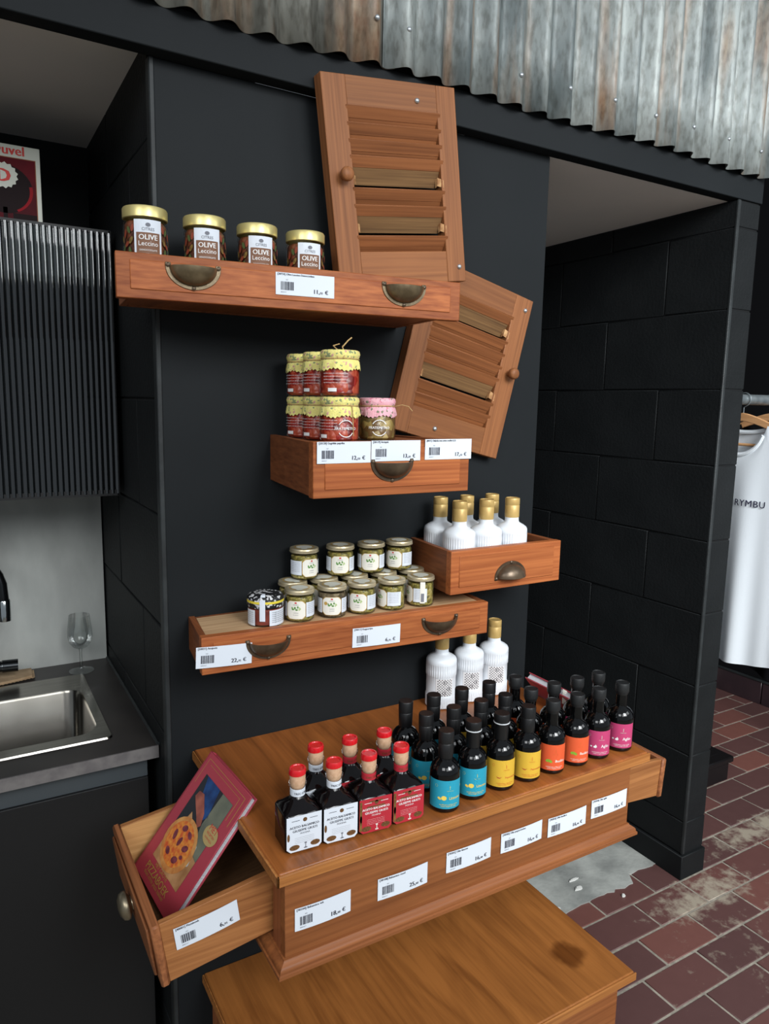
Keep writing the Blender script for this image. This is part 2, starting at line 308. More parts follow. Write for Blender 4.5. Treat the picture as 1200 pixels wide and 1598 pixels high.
# ------------------------------------------------------------------ geometry helpers
class MB:
    def __init__(s): s.v = []; s.f = []; s.sm = []
    def add(s, vs, fs, smooth=False):
        o = len(s.v); s.v += [tuple(p) for p in vs]
        for f in fs: s.f.append([i + o for i in f]); s.sm.append(smooth)
        return s
    def box(s, x0, x1, y0, y1, z0, z1, ch=0.):
        if ch <= 0:
            vs = [(x, y, z) for z in (z0, z1) for y in (y0, y1) for x in (x0, x1)]
            return s.add(vs, [(0, 2, 3, 1), (4, 5, 7, 6), (0, 1, 5, 4), (2, 6, 7, 3), (0, 4, 6, 2), (1, 3, 7, 5)])
        bm = bmesh.new(); bmesh.ops.create_cube(bm, size=1)
        for v in bm.verts: v.co = ((x0 + x1) / 2 + v.co.x * (x1 - x0), (y0 + y1) / 2 + v.co.y * (y1 - y0), (z0 + z1) / 2 + v.co.z * (z1 - z0))
        bmesh.ops.bevel(bm, geom=bm.edges[:], offset=ch, segments=1, affect='EDGES')
        bm.verts.ensure_lookup_table(); bm.verts.index_update()
        s.add([v.co[:] for v in bm.verts], [[v.index for v in f.verts] for f in bm.faces]); bm.free(); return s
    def prism(s, poly, z0, z1):
        """poly (x, y) counter-clockwise, extruded along z"""
        n = len(poly); vs = [(x, y, z0) for x, y in poly] + [(x, y, z1) for x, y in poly]
        fs = [list(range(n))[::-1], list(range(n, 2 * n))] + [(i, (i + 1) % n, (i + 1) % n + n, i + n) for i in range(n)]
        return s.add(vs, fs)
    def lathe(s, prof, n=32, c=(0, 0, 0), flute=None, smooth=True):
        """prof: (r, z) from bottom to top; flute(r, z, a) may change the radius"""
        vs = []; fs = []; rows = []
        for r, z in prof:
            if r <= 1e-6: rows.append([len(vs)]); vs.append((c[0], c[1], c[2] + z)); continue
            row = []
            for i in range(n):
                a = 2 * pi * i / n; rr = flute(r, z, a) if flute else r
                row.append(len(vs)); vs.append((c[0] + rr * sin(a), c[1] - rr * cos(a), c[2] + z))
            rows.append(row)
        for A, B in zip(rows, rows[1:]):
            for i in range(n):
                j = (i + 1) % n
                if len(A) == 1 and len(B) == 1: continue
                if len(A) == 1: fs.append((A[0], B[j], B[i]))
                elif len(B) == 1: fs.append((A[i], A[j], B[0]))
                else: fs.append((A[i], A[j], B[j], B[i]))
        return s.add(vs, fs, smooth)
    def tube(s, pts, r, n=8, smooth=True, cap=True):
        pts = [Vector(p) for p in pts]; rs = r if isinstance(r, (list, tuple)) else [r] * len(pts)
        vs = []; fs = []; N = len(pts); prev = None
        for i, p in enumerate(pts):
            t = (pts[min(i + 1, N - 1)] - pts[max(i - 1, 0)]).normalized()
            a = Vector((0, 0, 1)) if abs(t.z) < .9 else Vector((1, 0, 0))
            if prev is not None: u = (prev - t * prev.dot(t)).normalized()
            else: u = a.cross(t).normalized()
            prev = u; w = t.cross(u)
            for k in range(n):
                q = 2 * pi * k / n; vs.append(p + (u * cos(q) + w * sin(q)) * rs[i])
        for i in range(N - 1):
            for k in range(n):
                fs.append((i * n + k, i * n + (k + 1) % n, (i + 1) * n + (k + 1) % n, (i + 1) * n + k))
        s.add(vs, fs, smooth)
        if cap: s.add([vs[k] for k in range(n)], [list(range(n))[::-1]]); s.add([vs[(N - 1) * n + k] for k in range(n)], [list(range(n))])
        return s
    def grid(s, fn, nu, nv, smooth=True):
        vs = [fn(i / nu, j / nv) for j in range(nv + 1) for i in range(nu + 1)]
        fs = [(j * (nu + 1) + i, j * (nu + 1) + i + 1, (j + 1) * (nu + 1) + i + 1, (j + 1) * (nu + 1) + i) for j in range(nv) for i in range(nu)]
        return s.add(vs, fs, smooth)
    def poly(s, pts): return s.add(pts, [list(range(len(pts)))])
    def map(s, fn): s.v = [tuple(fn(Vector(p))) for p in s.v]; return s
    def mesh(s, name):
        me = bpy.data.meshes.new(name); me.from_pydata(s.v, [], s.f); me.polygons.foreach_set('use_smooth', s.sm); me.update(); me.set_sharp_from_angle(angle=R(42)); return me

def obj(name, mb, m, parent=None, loc=None, data=None):
    me = data if data else (mb.mesh(name) if isinstance(mb, MB) else mb)
    if m is not None and not me.materials: me.materials.append(M[m] if isinstance(m, str) else m)
    o = bpy.data.objects.new(name, me); COL.objects.link(o)
    if parent: o.parent = parent
    if loc: o.location = loc
    return o
def bevel(o, w=.0015, seg=2):
    md = o.modifiers.new('bevel', 'BEVEL'); md.width = w; md.segments = seg; md.limit_method = 'ANGLE'; md.angle_limit = R(40); return o
def tag(o, label, cat, group=None):
    o['label'] = label; o['category'] = cat
    if group: o['group'] = group
    return o
def thing(name, label, cat, loc=(0, 0, 0), rz=0, group=None):
    o = bpy.data.objects.new(name, None); COL.objects.link(o); o.location = loc; o.rotation_euler = (0, 0, rz); o.empty_display_size = .02
    return tag(o, label, cat, group)
def struct(name, mb, m, label, parent=None):
    o = obj(name, mb, m, parent)
    if not parent: o['kind'] = 'structure'; o['label'] = label; o['category'] = name.split('_')[0]
    return o
def dup(root, loc, rz, label, group=None):
    r = root.copy(); COL.objects.link(r); r.location = loc; r.rotation_euler = (0, 0, rz); r['label'] = label
    if group: r['group'] = group
    for ch in list(root.children):
        c = ch.copy(); COL.objects.link(c); c.parent = r
        for g in list(ch.children):
            d = g.copy(); COL.objects.link(d); d.parent = c
    return r

_txt = {}
def text(s, size, align='CENTER', bold=0., space=1.):
    """lettering as a flat mesh in (x, z), standing at y = 0"""
    key = (s, bold, space)
    if key not in _txt:
        c = bpy.data.curves.new('t', 'FONT'); c.body = s; c.size = 1; c.resolution_u = 2; c.space_character = space
        o = bpy.data.objects.new('t', c); COL.objects.link(o)
        dg = bpy.context.evaluated_depsgraph_get(); ev = o.evaluated_get(dg); me = ev.to_mesh()
        vs = [v.co[:] for v in me.vertices]; fs = [list(p.vertices) for p in me.polygons]
        ev.to_mesh_clear(); bpy.data.objects.remove(o); bpy.data.curves.remove(c)
        if bold:                                    # heavier strokes: the outline laid three times, a hair apart
            n0 = len(vs); vs0 = vs
            vs = [(x - bold, y, z) for x, y, z in vs0] + [(x, y, z - .004) for x, y, z in vs0] + [(x + bold, y, z - .008) for x, y, z in vs0]; fs = fs + [[i + n0 for i in f] for f in fs] + [[i + 2 * n0 for i in f] for f in fs]
        _txt[key] = (vs, fs)
    vs, fs = _txt[key]
    x0 = min(v[0] for v in vs); x1 = max(v[0] for v in vs)
    ox = -(x0 + x1) / 2 if align == 'CENTER' else (-x0 if align == 'LEFT' else -x1)
    mb = MB(); mb.add([((v[0] + ox) * size, v[2] * size, v[1] * size) for v in vs], fs); mb.w = (x1 - x0) * size
    return mb
def fit(s, width, align='CENTER', bold=0., space=1., maxh=1.):
    t = text(s, 1., align, bold, space); k = min(width / t.w, maxh)
    return text(s, k, align, bold, space)
def shift(mb, x=0, y=0, z=0): return mb.map(lambda p: (p.x + x, p.y + y, p.z + z))
def join(*mbs):
    r = MB()
    for m in mbs: r.add(m.v, m.f)
    return r
def wrap(mb, rad, a0=0., z=0.):
    """bend a flat (x, z) layout round a vertical cylinder; angle 0 looks along -y"""
    def f(p):
        a = a0 + p.x / rad; return ((rad - p.y) * sin(a), -(rad - p.y) * cos(a), p.z + z)
    return mb.map(f)
def arc_label(rad, a0, a1, z0, z1, n=14, cham=0.):
    """a paper label on a cylinder"""
    def f(u, v):
        a = a0 + (a1 - a0) * u; d = 0
        if cham:
            e = min(u, 1 - u) * (a1 - a0) * rad
            d = max(0, cham - e)
        z = z0 + d + (z1 - z0 - 2 * d) * v
        return (rad * sin(a), -rad * cos(a), z)
    return MB().grid(f, n, 2)
def ellipse(cx, cz, rx, rz, n=20, y=0., rot=0.):
    return MB().poly([(cx + rx * cos(2 * pi * k / n) * cos(rot) - rz * sin(2 * pi * k / n) * sin(rot), y, cz + rx * cos(2 * pi * k / n) * sin(rot) + rz * sin(2 * pi * k / n) * cos(rot)) for k in range(n)])
def rect(x0, x1, z0, z1, y=0.): return MB().poly([(x0, y, z0), (x1, y, z0), (x1, y, z1), (x0, y, z1)])

# ------------------------------------------------------------------ the setting
YW = 1.375            # face of the dark panel
XS = .325             # side wall of the kitchen niche
XP = 1.926            # left face of the partition
# floor with quarry tiles laid in running bond
fl = struct('floor', MB().box(-3, 5, -4, 3.2, -.12, -.0022), 'grout', 'red-brown quarry tile floor with grey joints')
TL, TWD = .216, .1088
tmesh = MB().box(0, TL - .007, 0, TWD - .007, -.008, 0, .0015).mesh('tile'); tmesh.materials.append(M['tile'])
for k in range(-8, 10):
    y0 = 1.3345 + k * TWD; xo = 1.590 if k % 2 == 0 else 1.699
    for j in range(-3, 10):
        x0 = xo + j * TL
        if x0 > 3.485 or x0 < 1.13: continue
        if x0 + TL < 1.94 and y0 > 1.40: continue
        if y0 < 1.0 and x0 > 2.6: continue
        o = bpy.data.objects.new('tile', tmesh); COL.objects.link(o); o.parent = fl
        o.location = (x0 + .0035, y0 + .0035, random.uniform(-.0008, .0006)); o.rotation_euler = (random.uniform(-.003, .003), random.uniform(-.003, .003), 0)
# concrete screed in the niche with a broken front edge
edge = []; x = 1.0; rnd = random.Random(3)
while x < 1.925:
    edge.append((x, 1.400 + rnd.uniform(-.006, .01) + (.03 if 1.80 < x else 0))); x += rnd.uniform(.012, .03)
scr = struct('floor_screed', MB().prism([(.30, 1.40)] + edge + [(1.926, 1.425), (1.926, 2.4), (.30, 2.4)], -.02, .0035), 'concrete', 'bare grey concrete screed with ragged edge in the niche')
for i, (x, y, s, sq) in enumerate(((1.455, 1.425, .026, .5), (1.60, 1.462, .016, .4), (1.615, 1.50, .018, .15), (1.70, 1.372, .006, .9))):
    mb = MB(); r2 = random.Random(i); n = 9
    pts = [(s * (1 + r2.uniform(-.25, .25)) * cos(2 * pi * k / n), s * sq * (1 + r2.uniform(-.25, .25)) * sin(2 * pi * k / n)) for k in range(n)]
    mb.prism(pts, 0, .004); mb.add([(p[0] * .7, p[1] * .7, .007) for p in pts], [list(range(n))])
    tag(obj('plaster_chip', mb, 'plaster_chip', None, (x, y, .0036 if i < 3 else .001)), ['large white plaster chip beside a dark crack in the screed', 'white plaster crumb in the middle of the bare concrete', 'thin white plaster sliver on the bare concrete', 'tiny white plaster crumb lying on a dark floor tile'][i], 'debris', 'plaster chips on the floor')

# block walls: core plus painted blocks
def blocks(parent, plane, a0, a1, z0s, fixed0, fixed1, first, length=.4545):
    cache = {}
    for r, (za, zb) in enumerate(zip(z0s, z0s[1:])):
        s = first[r % 2]
        while s > a0: s -= length
        while s < a1:
            b0, b1 = max(a0, s), min(a1, s + length); s += length
            if b1 - b0 < .03: continue
            key = (round(b1 - b0, 3), round(zb - za, 3))
            if key not in cache:
                L_, h_ = b1 - b0 - .0032, zb - za - .0032
                me = MB().box(0, fixed1 - fixed0, 0, L_, 0, h_, .0022).mesh('concrete_block'); me.materials.append(M['block']); cache[key] = me
            o = bpy.data.objects.new('concrete_block', cache[key]); COL.objects.link(o); o.parent = parent
            o.location = (fixed0 + random.uniform(-.0008, .0008), b0 + .0016, za + .0016)
zc = [.085, .195, .421, .650, .880, 1.106, 1.334, 1.558, 1.785, 2.010, 2.083]
wp = struct('wall_partition', MB().box(XP + .004, 2.026, 1.345, 2.395, 0, 2.083), 'mortar', 'black painted concrete block partition ending at the tiled floor')
blocks(wp, 'x', 1.341, 2.395, zc, XP, 2.03, (1.565, 1.338))
obj('corner_bead', MB().box(XP - .0006, XP + .012, 1.3395, 1.3475, .085, 2.083, .002), 'bead', wp)
struct('baseboard_right', MB().box(XP - .007, 2.035, 1.334, 2.395, 0, .082, .002), 'paint', 'black plinth round the foot of the partition')
zl = [.0, .165, .385, .61, .835, 1.058, 1.28, 1.50, 1.73, 1.96, 2.15]
wl = struct('wall_niche_side', MB().box(XS + .004, XS + .20, 1.394, 2.06, 0, 2.15), 'mortar', 'black painted block side wall of the kitchen niche')
blocks(wl, 'x', 1.392, 2.06, zl, XS, XS + .1, (1.56, 1.79))
obj('corner_bead', MB().box(XS - .002, XS + .008, 1.372, 1.396, 0, 2.084, .002), 'bead', wl)
struct('wall_panel', MB().box(XS + .006, 1.252, YW, YW + .02, 0, 2.084, .0015), 'panel', 'flat anthracite panel carrying the drawers and shutters')
struct('wall_core', MB().box(XS + .2, 1.24, YW + .02, 2.06, 0, 2.083), 'paint', 'dark wall behind the anthracite panel')
struct('wall_niche_back', MB().box(-1.6, .53, 2.05, 2.15, 0, 2.2), 'paint', 'black rear wall of the kitchen niche')
struct('wall_alcove_back', MB().box(1.2, 2.03, 2.395, 2.45, 0, 2.2), 'paint', 'black rear wall of the right alcove')
struct('ceiling_niche', MB().box(-1.6, XS + .004, 1.378, 2.06, 2.118, 2.15), 'white_ceiling', 'white ceiling board over the kitchen niche')
struct('ceiling_alcove', MB().box(1.0, XP + .004, 1.3785, 2.42, 2.084, 2.10), 'white_ceiling', 'white ceiling board over the right alcove')
bevel(struct('beam_front', MB().box(-1.8, 2.035, 1.340, 1.378, 2.084, 2.157), 'panel', 'long dark painted beam below the corrugated sheets'), .002)
struct('wall_upper', MB().box(-1.8, 2.035, 1.345, 1.375, 2.157, 3.1), 'blackwall', 'unseen dark board added behind the corrugated sheets to block sky light')  # added board, keeps sky light from leaking through between beam and sheets
struct('wall_left', MB().box(-1.7, -1.6, 1.2, 2.2, 0, 2.2), 'paint', 'dark wall at the left end of the niche')
wr = struct('wall_right', MB().box(3.5, 3.6, .5, 3.2, 0, 3.2), 'blackwall', 'black shop wall behind the clothes rail')
struct('wall_shop_back', MB().box(2.03, 3.6, 3.1, 3.2, 0, 3.2), 'blackwall', 'black shop wall behind the partition')
for k in range(9):
    o = obj('skirting_tile', MB().box(3.488, 3.5, .75 + k * .262, .75 + k * .262 + .256, .0, .118, .002), 'skirt', wr)
obj('skirting_cap', MB().box(3.484, 3.5, .75, 3.1, .118, .128, .002), 'bead', wr)

# corrugated sheets
PIT = .0718
def corr(name, xa, xb, yoff, m, label):
    n = int((xb - xa) / .0045); ph = -1.097 / PIT
    def f(u, v):
        x = xa + (xb - xa) * u; z = 2.150 + .80 * v + (.004 * sin(x * 9) if v == 0 else 0)
        return (x, 1.3235 + yoff - .0135 * cos(2 * pi * (x / PIT + ph)) + .0012 * sin(x * 31 + z * 5), z)
    o = obj(name, MB().grid(f, n, 6), m); md = o.modifiers.new('thick', 'SOLIDIFY'); md.thickness = .0012; md.offset = 0
    return tag(o, label, 'sheet', 'corrugated sheets above the beam')
s1 = corr('corrugated_sheet', -.9, .79, .002, 'zincold', 'weathered rust-streaked corrugated sheet above the kitchen niche, left of the overlap')
s2 = corr('corrugated_sheet', .764, 2.03, -.0015, 'zinc', 'bright galvanised corrugated sheet at upper right above the beam')
scr_m = MB().lathe([(0, -.001), (.0052, -.001), (.0052, .001), (.0032, .0035), (0, .0042)], 10).map(lambda p: (p.x, -p.z, p.y)).mesh('screw'); scr_m.materials.append(M['screw'])
def add_screw(parent, x, y, z): return obj('screw', None, None, parent, (x, y, z), scr_m)
for x, z in ((.555, 2.215), (.725, 2.225), (.80, 2.222), (1.13, 2.205), (1.275, 2.21), (1.42, 2.215), (1.56, 2.21), (1.70, 2.212), (1.84, 2.21), (1.955, 2.205), (1.985, 2.49)):
    xk = round((x - 1.097) / PIT) * PIT + 1.097
    add_screw(s1 if x < .76 else s2, xk, 1.3235 - .0155, z)

# ------------------------------------------------------------------ cup pulls
def cup_pull(parent, x, y, z, flip=False, yaw=0., m='brass', w=.044):
    """a half-dome cup pull: flange, hollow cup and three screws; opens upwards, or downwards when flip"""
    sg = -1 if flip else 1
    root_m = Matrix.Translation((x, y, z)) @ Matrix.Rotation(yaw, 4, 'Z')
    h, dep = w * .80, .026
    cup = MB(); a, b = w * .86, h * .84
    def sh(k):
        def f(u, v):
            t = pi * u; q = pi / 2 * v
            return (-a * k * cos(t), -dep * k * sin(t) * sin(q) - .001, -b * k * sin(t) * cos(q))
        return f
    cup.grid(sh(1), 18, 8); g2 = MB().grid(sh(.92), 18, 8); g2.f = [f[::-1] for f in g2.f]; cup.add(g2.v, g2.f, True)
    cup.grid(lambda u, v: (-a * (1 - .08 * v) * cos(pi * u), -dep * (1 - .08 * v) * sin(pi * u) - .001, 0), 18, 1, False)
    fl = MB(); n = 20
    for k in range(n):
        t0, t1 = pi * k / n, pi * (k + 1) / n
        def p(t, s_, yy): return (-w * s_ * cos(t), yy, -h * s_ * sin(t))
        q = [p(t0, .80, 0), p(t1, .80, 0), p(t1, 1, 0), p(t0, 1, 0), p(t0, .80, -.0022), p(t1, .80, -.0022), p(t1, .98, -.0022), p(t0, .98, -.0022)]
        fl.add(q, [(4, 5, 6, 7), (3, 7, 6, 2), (0, 1, 5, 4)])
    for s_ in (-1, 1): fl.lathe([(w * .15, 0), (w * .15, .0022), (0, .0022)], 12, (0, 0, 0)) if False else fl.box(s_ * w * .90 - w * .10, s_ * w * .90 + w * .10, -.0022, 0, -.001, h * .16, .001)
    for mb in (cup, fl): mb.map(lambda p: root_m @ Vector((p.x, p.y, p.z * sg)))
    f = obj('handle', fl, m, parent); obj('cup', cup, m, f)
    for sx, sz in ((-.90, .03), (.90, .03), (0, -.92)):
        s = MB().lathe([(0.0035, 0), (.0035, .0012), (.0018, .0025), (0, .0027)], 10).map(lambda p: root_m @ Vector((sx * w + p.x, -p.z - .0022, (sz * h + p.y) * sg)))
        obj('handle_screw', s, 'brass_dark', f)

# ------------------------------------------------------------------ wall drawers used as shelves
def wall_drawer(label, FL, FR, rl, rr, z0, z1, floor_z, floor_m, handles, hflip, hm, box_raise=.004, inset=.0, front_side=None, yback=YW):
    t = thing('drawer_shelf', label, 'drawer', ((FL[0] + FR[0]) / 2, YW, z0), 0, 'old wooden drawers mounted on the panel')
    ox, oy, oz = t.location
    fx, fy = FR[0] - FL[0], FR[1] - FL[1]; ln = sqrt(fx * fx + fy * fy); ux, uy = fx / ln, fy / ln; nx, ny = -uy, ux   # n points to the wall
    def P(s, d): return (FL[0] + ux * s + nx * d - ox, FL[1] + uy * s + ny * d - oy)
    yaw = atan2(uy, ux)
    # front board
    fb = obj('front', MB().prism([P(0, 0), P(ln, 0), P(ln, .018), P(0, .018)], 0, z1 - z0), 'pine', t); bevel(fb, .0015)
    b = .021
    # raised field inside a scratched border
    obj('front_field', MB().prism([P(b, -.0018), P(ln - b, -.0018), P(ln - b, .004), P(b, .004)], .014, z1 - z0 - .011), 'pine', fb); bevel(fb.children[0], .0012, 1)
    back = 0.0
    # sides, back, floor
    li = P(inset, .017); ri = P(ln - inset, .017)
    def board(name, a, bb, w, m):
        # upright board from plan point a to plan point bb, thickness w to the right of the run
        dx, dy = bb[0] - a[0], bb[1] - a[1]; q = sqrt(dx * dx + dy * dy); px, py = -dy / q * w, dx / q * w
        return obj(name, MB().prism([a, bb, (bb[0] + px, bb[1] + py), (a[0] + px, a[1] + py)] if w > 0 else [a, (a[0] + px, a[1] + py), (bb[0] + px, bb[1] + py), bb], box_raise, z1 - z0 - .001), m, t)
    rear_l = (rl - ox, yback - oy); rear_r = (rr - ox, yback - oy)
    bevel(board('side', li, rear_l, -.012, front_side or 'pine_side'), .001); bevel(board('side', ri, rear_r, .012, front_side or 'pine_side'), .001)
    obj('back', MB().prism([(rear_l[0] + .012, yback - .012 - oy), (rear_r[0] - .012, yback - .012 - oy), (rear_r[0] - .012, yback - oy), (rear_l[0] + .012, yback - oy)], box_raise, z1 - z0 - .004), 'pine_side', t)
    a_, b_ = (li[0] + .012, li[1]), (ri[0] - .012, ri[1])
    obj('floor_board', MB().prism([a_, b_, (rear_r[0] - .012, yback - .012 - oy), (rear_l[0] + .012, yback - .012 - oy)], floor_z - z0 - .008, floor_z - z0), floor_m, t)
    if floor_z - z0 > .04:   # an upturned drawer: underside board
        obj('underside_board', MB().prism([a_, b_, (rear_r[0] - .012, yback - .012 - oy), (rear_l[0] + .012, yback - .012 - oy)], box_raise + .001, box_raise + .008), 'pine_side', t)
    for hx, hz in handles:
        s = (hx - FL[0]) / ux; q = P(s, -.0018)
        cup_pull(t, q[0], q[1], hz - z0, hflip, yaw, hm)
    return t
d_top = wall_drawer('long orange pine drawer hung highest, holding four olive jars with gold lids', (.228, 1.216), (.831, 1.140), .262, .835, 1.6555, 1.7255, 1.722, 'ply', ((.345, 1.709), (.715, 1.709)), False, 'brass', .005, .02)
d_jam = wall_drawer('deep short pine drawer below the tilted shutter, holding cloth-topped jars', (.508, 1.093), (.830, 1.093), .544, .80, 1.339, 1.4345, 1.430, 'pine_side', ((.660, 1.398),), False, 'brass_dark', .003)
d_mid = wall_drawer('long pine drawer with pale plywood top, holding the stacked caper jars', (.355, 1.231), (.970, 1.191), .372, .985, 1.010, 1.080, 1.077, 'ply', ((.478, 1.060), (.848, 1.058)), False, 'brass_dark', .003)
d_wht = wall_drawer('small open pine drawer holding six white bottles with gold caps', (.871, 1.195), (1.178, 1.195), .885, 1.180, 1.1045, 1.1975, 1.112, 'pine_side', ((1.030, 1.129),), True, 'brass_dark', .001)

# ------------------------------------------------------------------ louvred shutters
def shutter(label, loc, rot, w, h, knob_left, slots):
    """local frame: x right, z up from the lower left corner, front face at y = 0"""
    t = thing('louvred_shutter', label, 'shutter', loc, 0, 'old louvred shutters on the panel'); t.rotation_euler = (0, rot, 0)
    th = .028; sw = (.052, .047) if knob_left else (.047, .052); rt, rb = .053, .062
    for i, (a, b) in enumerate(((0, sw[0]), (w - sw[1], w))):
        bevel(obj('stile', MB().box(a, b, 0, th, 0, h), 'shut_v', t), .0015)
    bevel(obj('rail', MB().box(sw[0], w - sw[1], .0006, th, h - rt, h), 'shut_h', t), .0008); bevel(obj('rail', MB().box(sw[0], w - sw[1], .0006, th, 0, rb), 'shut_h', t), .0008)
    n = 9; pit = (h - rt - rb) / n
    for k in slots:
        zt = h - rt - k * pit - .001                                   # front (upper) edge
        x0, x1 = sw[0] - .0, w - sw[1]
        j = random.uniform(-.6, .6) * .001
        # a slanting slat: the upper edge comes forward, the lower edge lies at the back
        ang = R(27) + random.uniform(-.04, .04); L = .054; tk = .005
        def sl(xa, xb, la, lb, off=0.):
            mb = MB(); c, s_ = cos(ang), sin(ang)
            pts = []
            for x in (xa, xb):
                for ll, tt in ((la, 0), (lb, 0), (lb, tk), (la, tk)):
                    pts.append((x, -.003 + ll * s_ + tt * c + off, zt + j - ll * c + tt * s_))
            return mb.add(pts, [(0, 1, 2, 3), (7, 6, 5, 4), (0, 4, 5, 1), (1, 5, 6, 2), (2, 6, 7, 3), (3, 7, 4, 0)])
        s = obj('slat', sl(x0 - .004, x1 + .006, 0, .022), 'slat', t); bevel(s, .0008, 1)
        obj('slat_back', sl(x0 + .001, x1 - .001, .022, L), 'rawwood' if (k + 1) not in slots and k + 1 < n else 'slat', s)
    for k in range(n):
        if k not in slots:                                             # broken notch where a slat is missing
            zt = h - rt - k * pit
            for x0, x1 in ((w - sw[1] - .006, w - sw[1] + .004), (sw[0] - .004, sw[0] + .003)):
                mb = MB(); mb.add([(x0, .006, zt - .002), (x1, -.0008, zt - .008), (x1, -.0008, zt - pit * .8), (x0, .008, zt - pit * .6), (x0, .016, zt - .004), (x0, .016, zt - pit * .7)], [(0, 3, 2, 1), (0, 4, 5, 3)])
                obj('splinter', mb, 'splinter', t)
    kx = .028 if knob_left else w - .022; kz = h * .525
    pr = [(.0065, 0), (.0065, .007), (.0085, .010), (.0125, .013), (.0135, .018), (.0125, .023), (.009, .026), (0, .027)]
    obj('knob', MB().lathe(pr, 20).map(lambda p: (p.x + kx, -p.z, p.y + kz)), 'shut_v', t)
    if knob_left: add_screw(t, w * .69, -.0006, h - .033); add_screw(t, w - .016, -.0006, .030 + .0)
    else: add_screw(t, w - .018, -.0006, h - .028); add_screw(t, .115, -.0006, .026)
    return t
c1 = .306 * .0
a1 = R(-7.0)
shutter('pine shutter with missing slats standing upright behind the top drawer', (.6655, 1.310, 1.7265), a1, .306, .381, True, (0, 1, 2, 3, 5, 6, 8))
shutter('reddish pine shutter tilted to the right below the other shutter', (.8045, 1.345, 1.4485), R(14.1), .306, .381, False, (0, 2, 3, 4, 5, 7, 8))

# ------------------------------------------------------------------ furniture: upper wall unit and lower chest
SX0, SX1, SY0 = .373, 1.194, .922
def slab(parent, z, m='slab', me='slab_edge'):
    s = obj('tabletop', MB().box(SX0 + .004, SX1 - .004, SY0 + .004, YW, z - .020, z), m, parent); bevel(s, .003)
    f = obj('tabletop_edge', MB().box(SX0, SX1, SY0, SY0 + .0045, z - .0205, z - .0022, .0015), me, s); obj('tabletop_edge', MB().box(SX0, SX0 + .0045, SY0, YW, z - .0205, z - .0022, .0015), me, s)
def body(parent, zt, zb, open_l=True):
    bx0, bx1, by0 = .394, 1.163, .944
    bevel(obj('front_board', MB().box(bx0, bx1, by0, by0 + .018, zb, zt), 'unit', parent), .001)
    obj('back_board', MB().box(bx0 + .02, bx1 - .02, YW - .012, YW - .001, zb, zt), 'unit', parent)
    obj('bottom_board', MB().box(bx0 + .002, bx1 - .002, by0 + .018, YW - .012, zb, zb + .01), 'unit', parent)
    for xa, xb in ((bx0, bx0 + .02), (bx1 - .02, bx1)):
        if open_l:
            obj('stile', MB().box(xa, xb, by0 + .018, .992, zb, zt), 'unit_v', parent); obj('stile', MB().box(xa, xb, 1.305, YW - .001, zb, zt), 'unit_v', parent)
            obj('rail', MB().box(xa, xb, .992, 1.305, zt - .02, zt), 'unit_v', parent); obj('rail', MB().box(xa, xb, .992, 1.305, zb, zb + .014), 'unit_v', parent)
        else:
            obj('side_board', MB().box(xa, xb, by0 + .018, YW - .001, zb, zt), 'unit_v', parent)
def moulding(parent, zb, zt):
    """stepped ogee base: profile swept round front and both ends"""
    bx0, bx1, by0 = .394, 1.163, .944
    prof = [(0, zt), (.003, zt - .001), (.004, zt - .004), (.009, zt - .007), (.0125, zt - .010), (.0135, zt - .014), (.0135, zt - .016), (.016, zt - .0175), (.016, zb), (0, zb)]
    mb = MB(); n = len(prof); rows = []
    for (cx_, cy_, sx, sy) in ((bx0, YW - .002, -1, 0), (bx0, by0, -1, -1), (bx1, by0, 1, -1), (bx1, YW - .002, 1, 0)):
        rows.append([(cx_ + d * sx, cy_ + d * sy, z) for d, z in prof])
    vs = [p for r_ in rows for p in r_]; fs = []
    for k in range(3):
        for i in range(n - 1): fs.append((k * n + i, (k + 1) * n + i, (k + 1) * n + i + 1, k * n + i + 1)[::-1])
    mb.add(vs, fs); obj('base_moulding', mb, 'mould', parent)
wu = thing('wall_cabinet', 'brown wooden low chest fixed to the panel, covered with bottles', 'cabinet')
slab(wu, .800); body(wu, .780, .628); moulding(wu, .618, .641)
lc = thing('wooden_chest', 'brown wooden chest on the floor with a round dark stain', 'chest')
slab(lc, .290, 'slab_stain'); body(lc, .270, .03, False); moulding(lc, 0, .045)
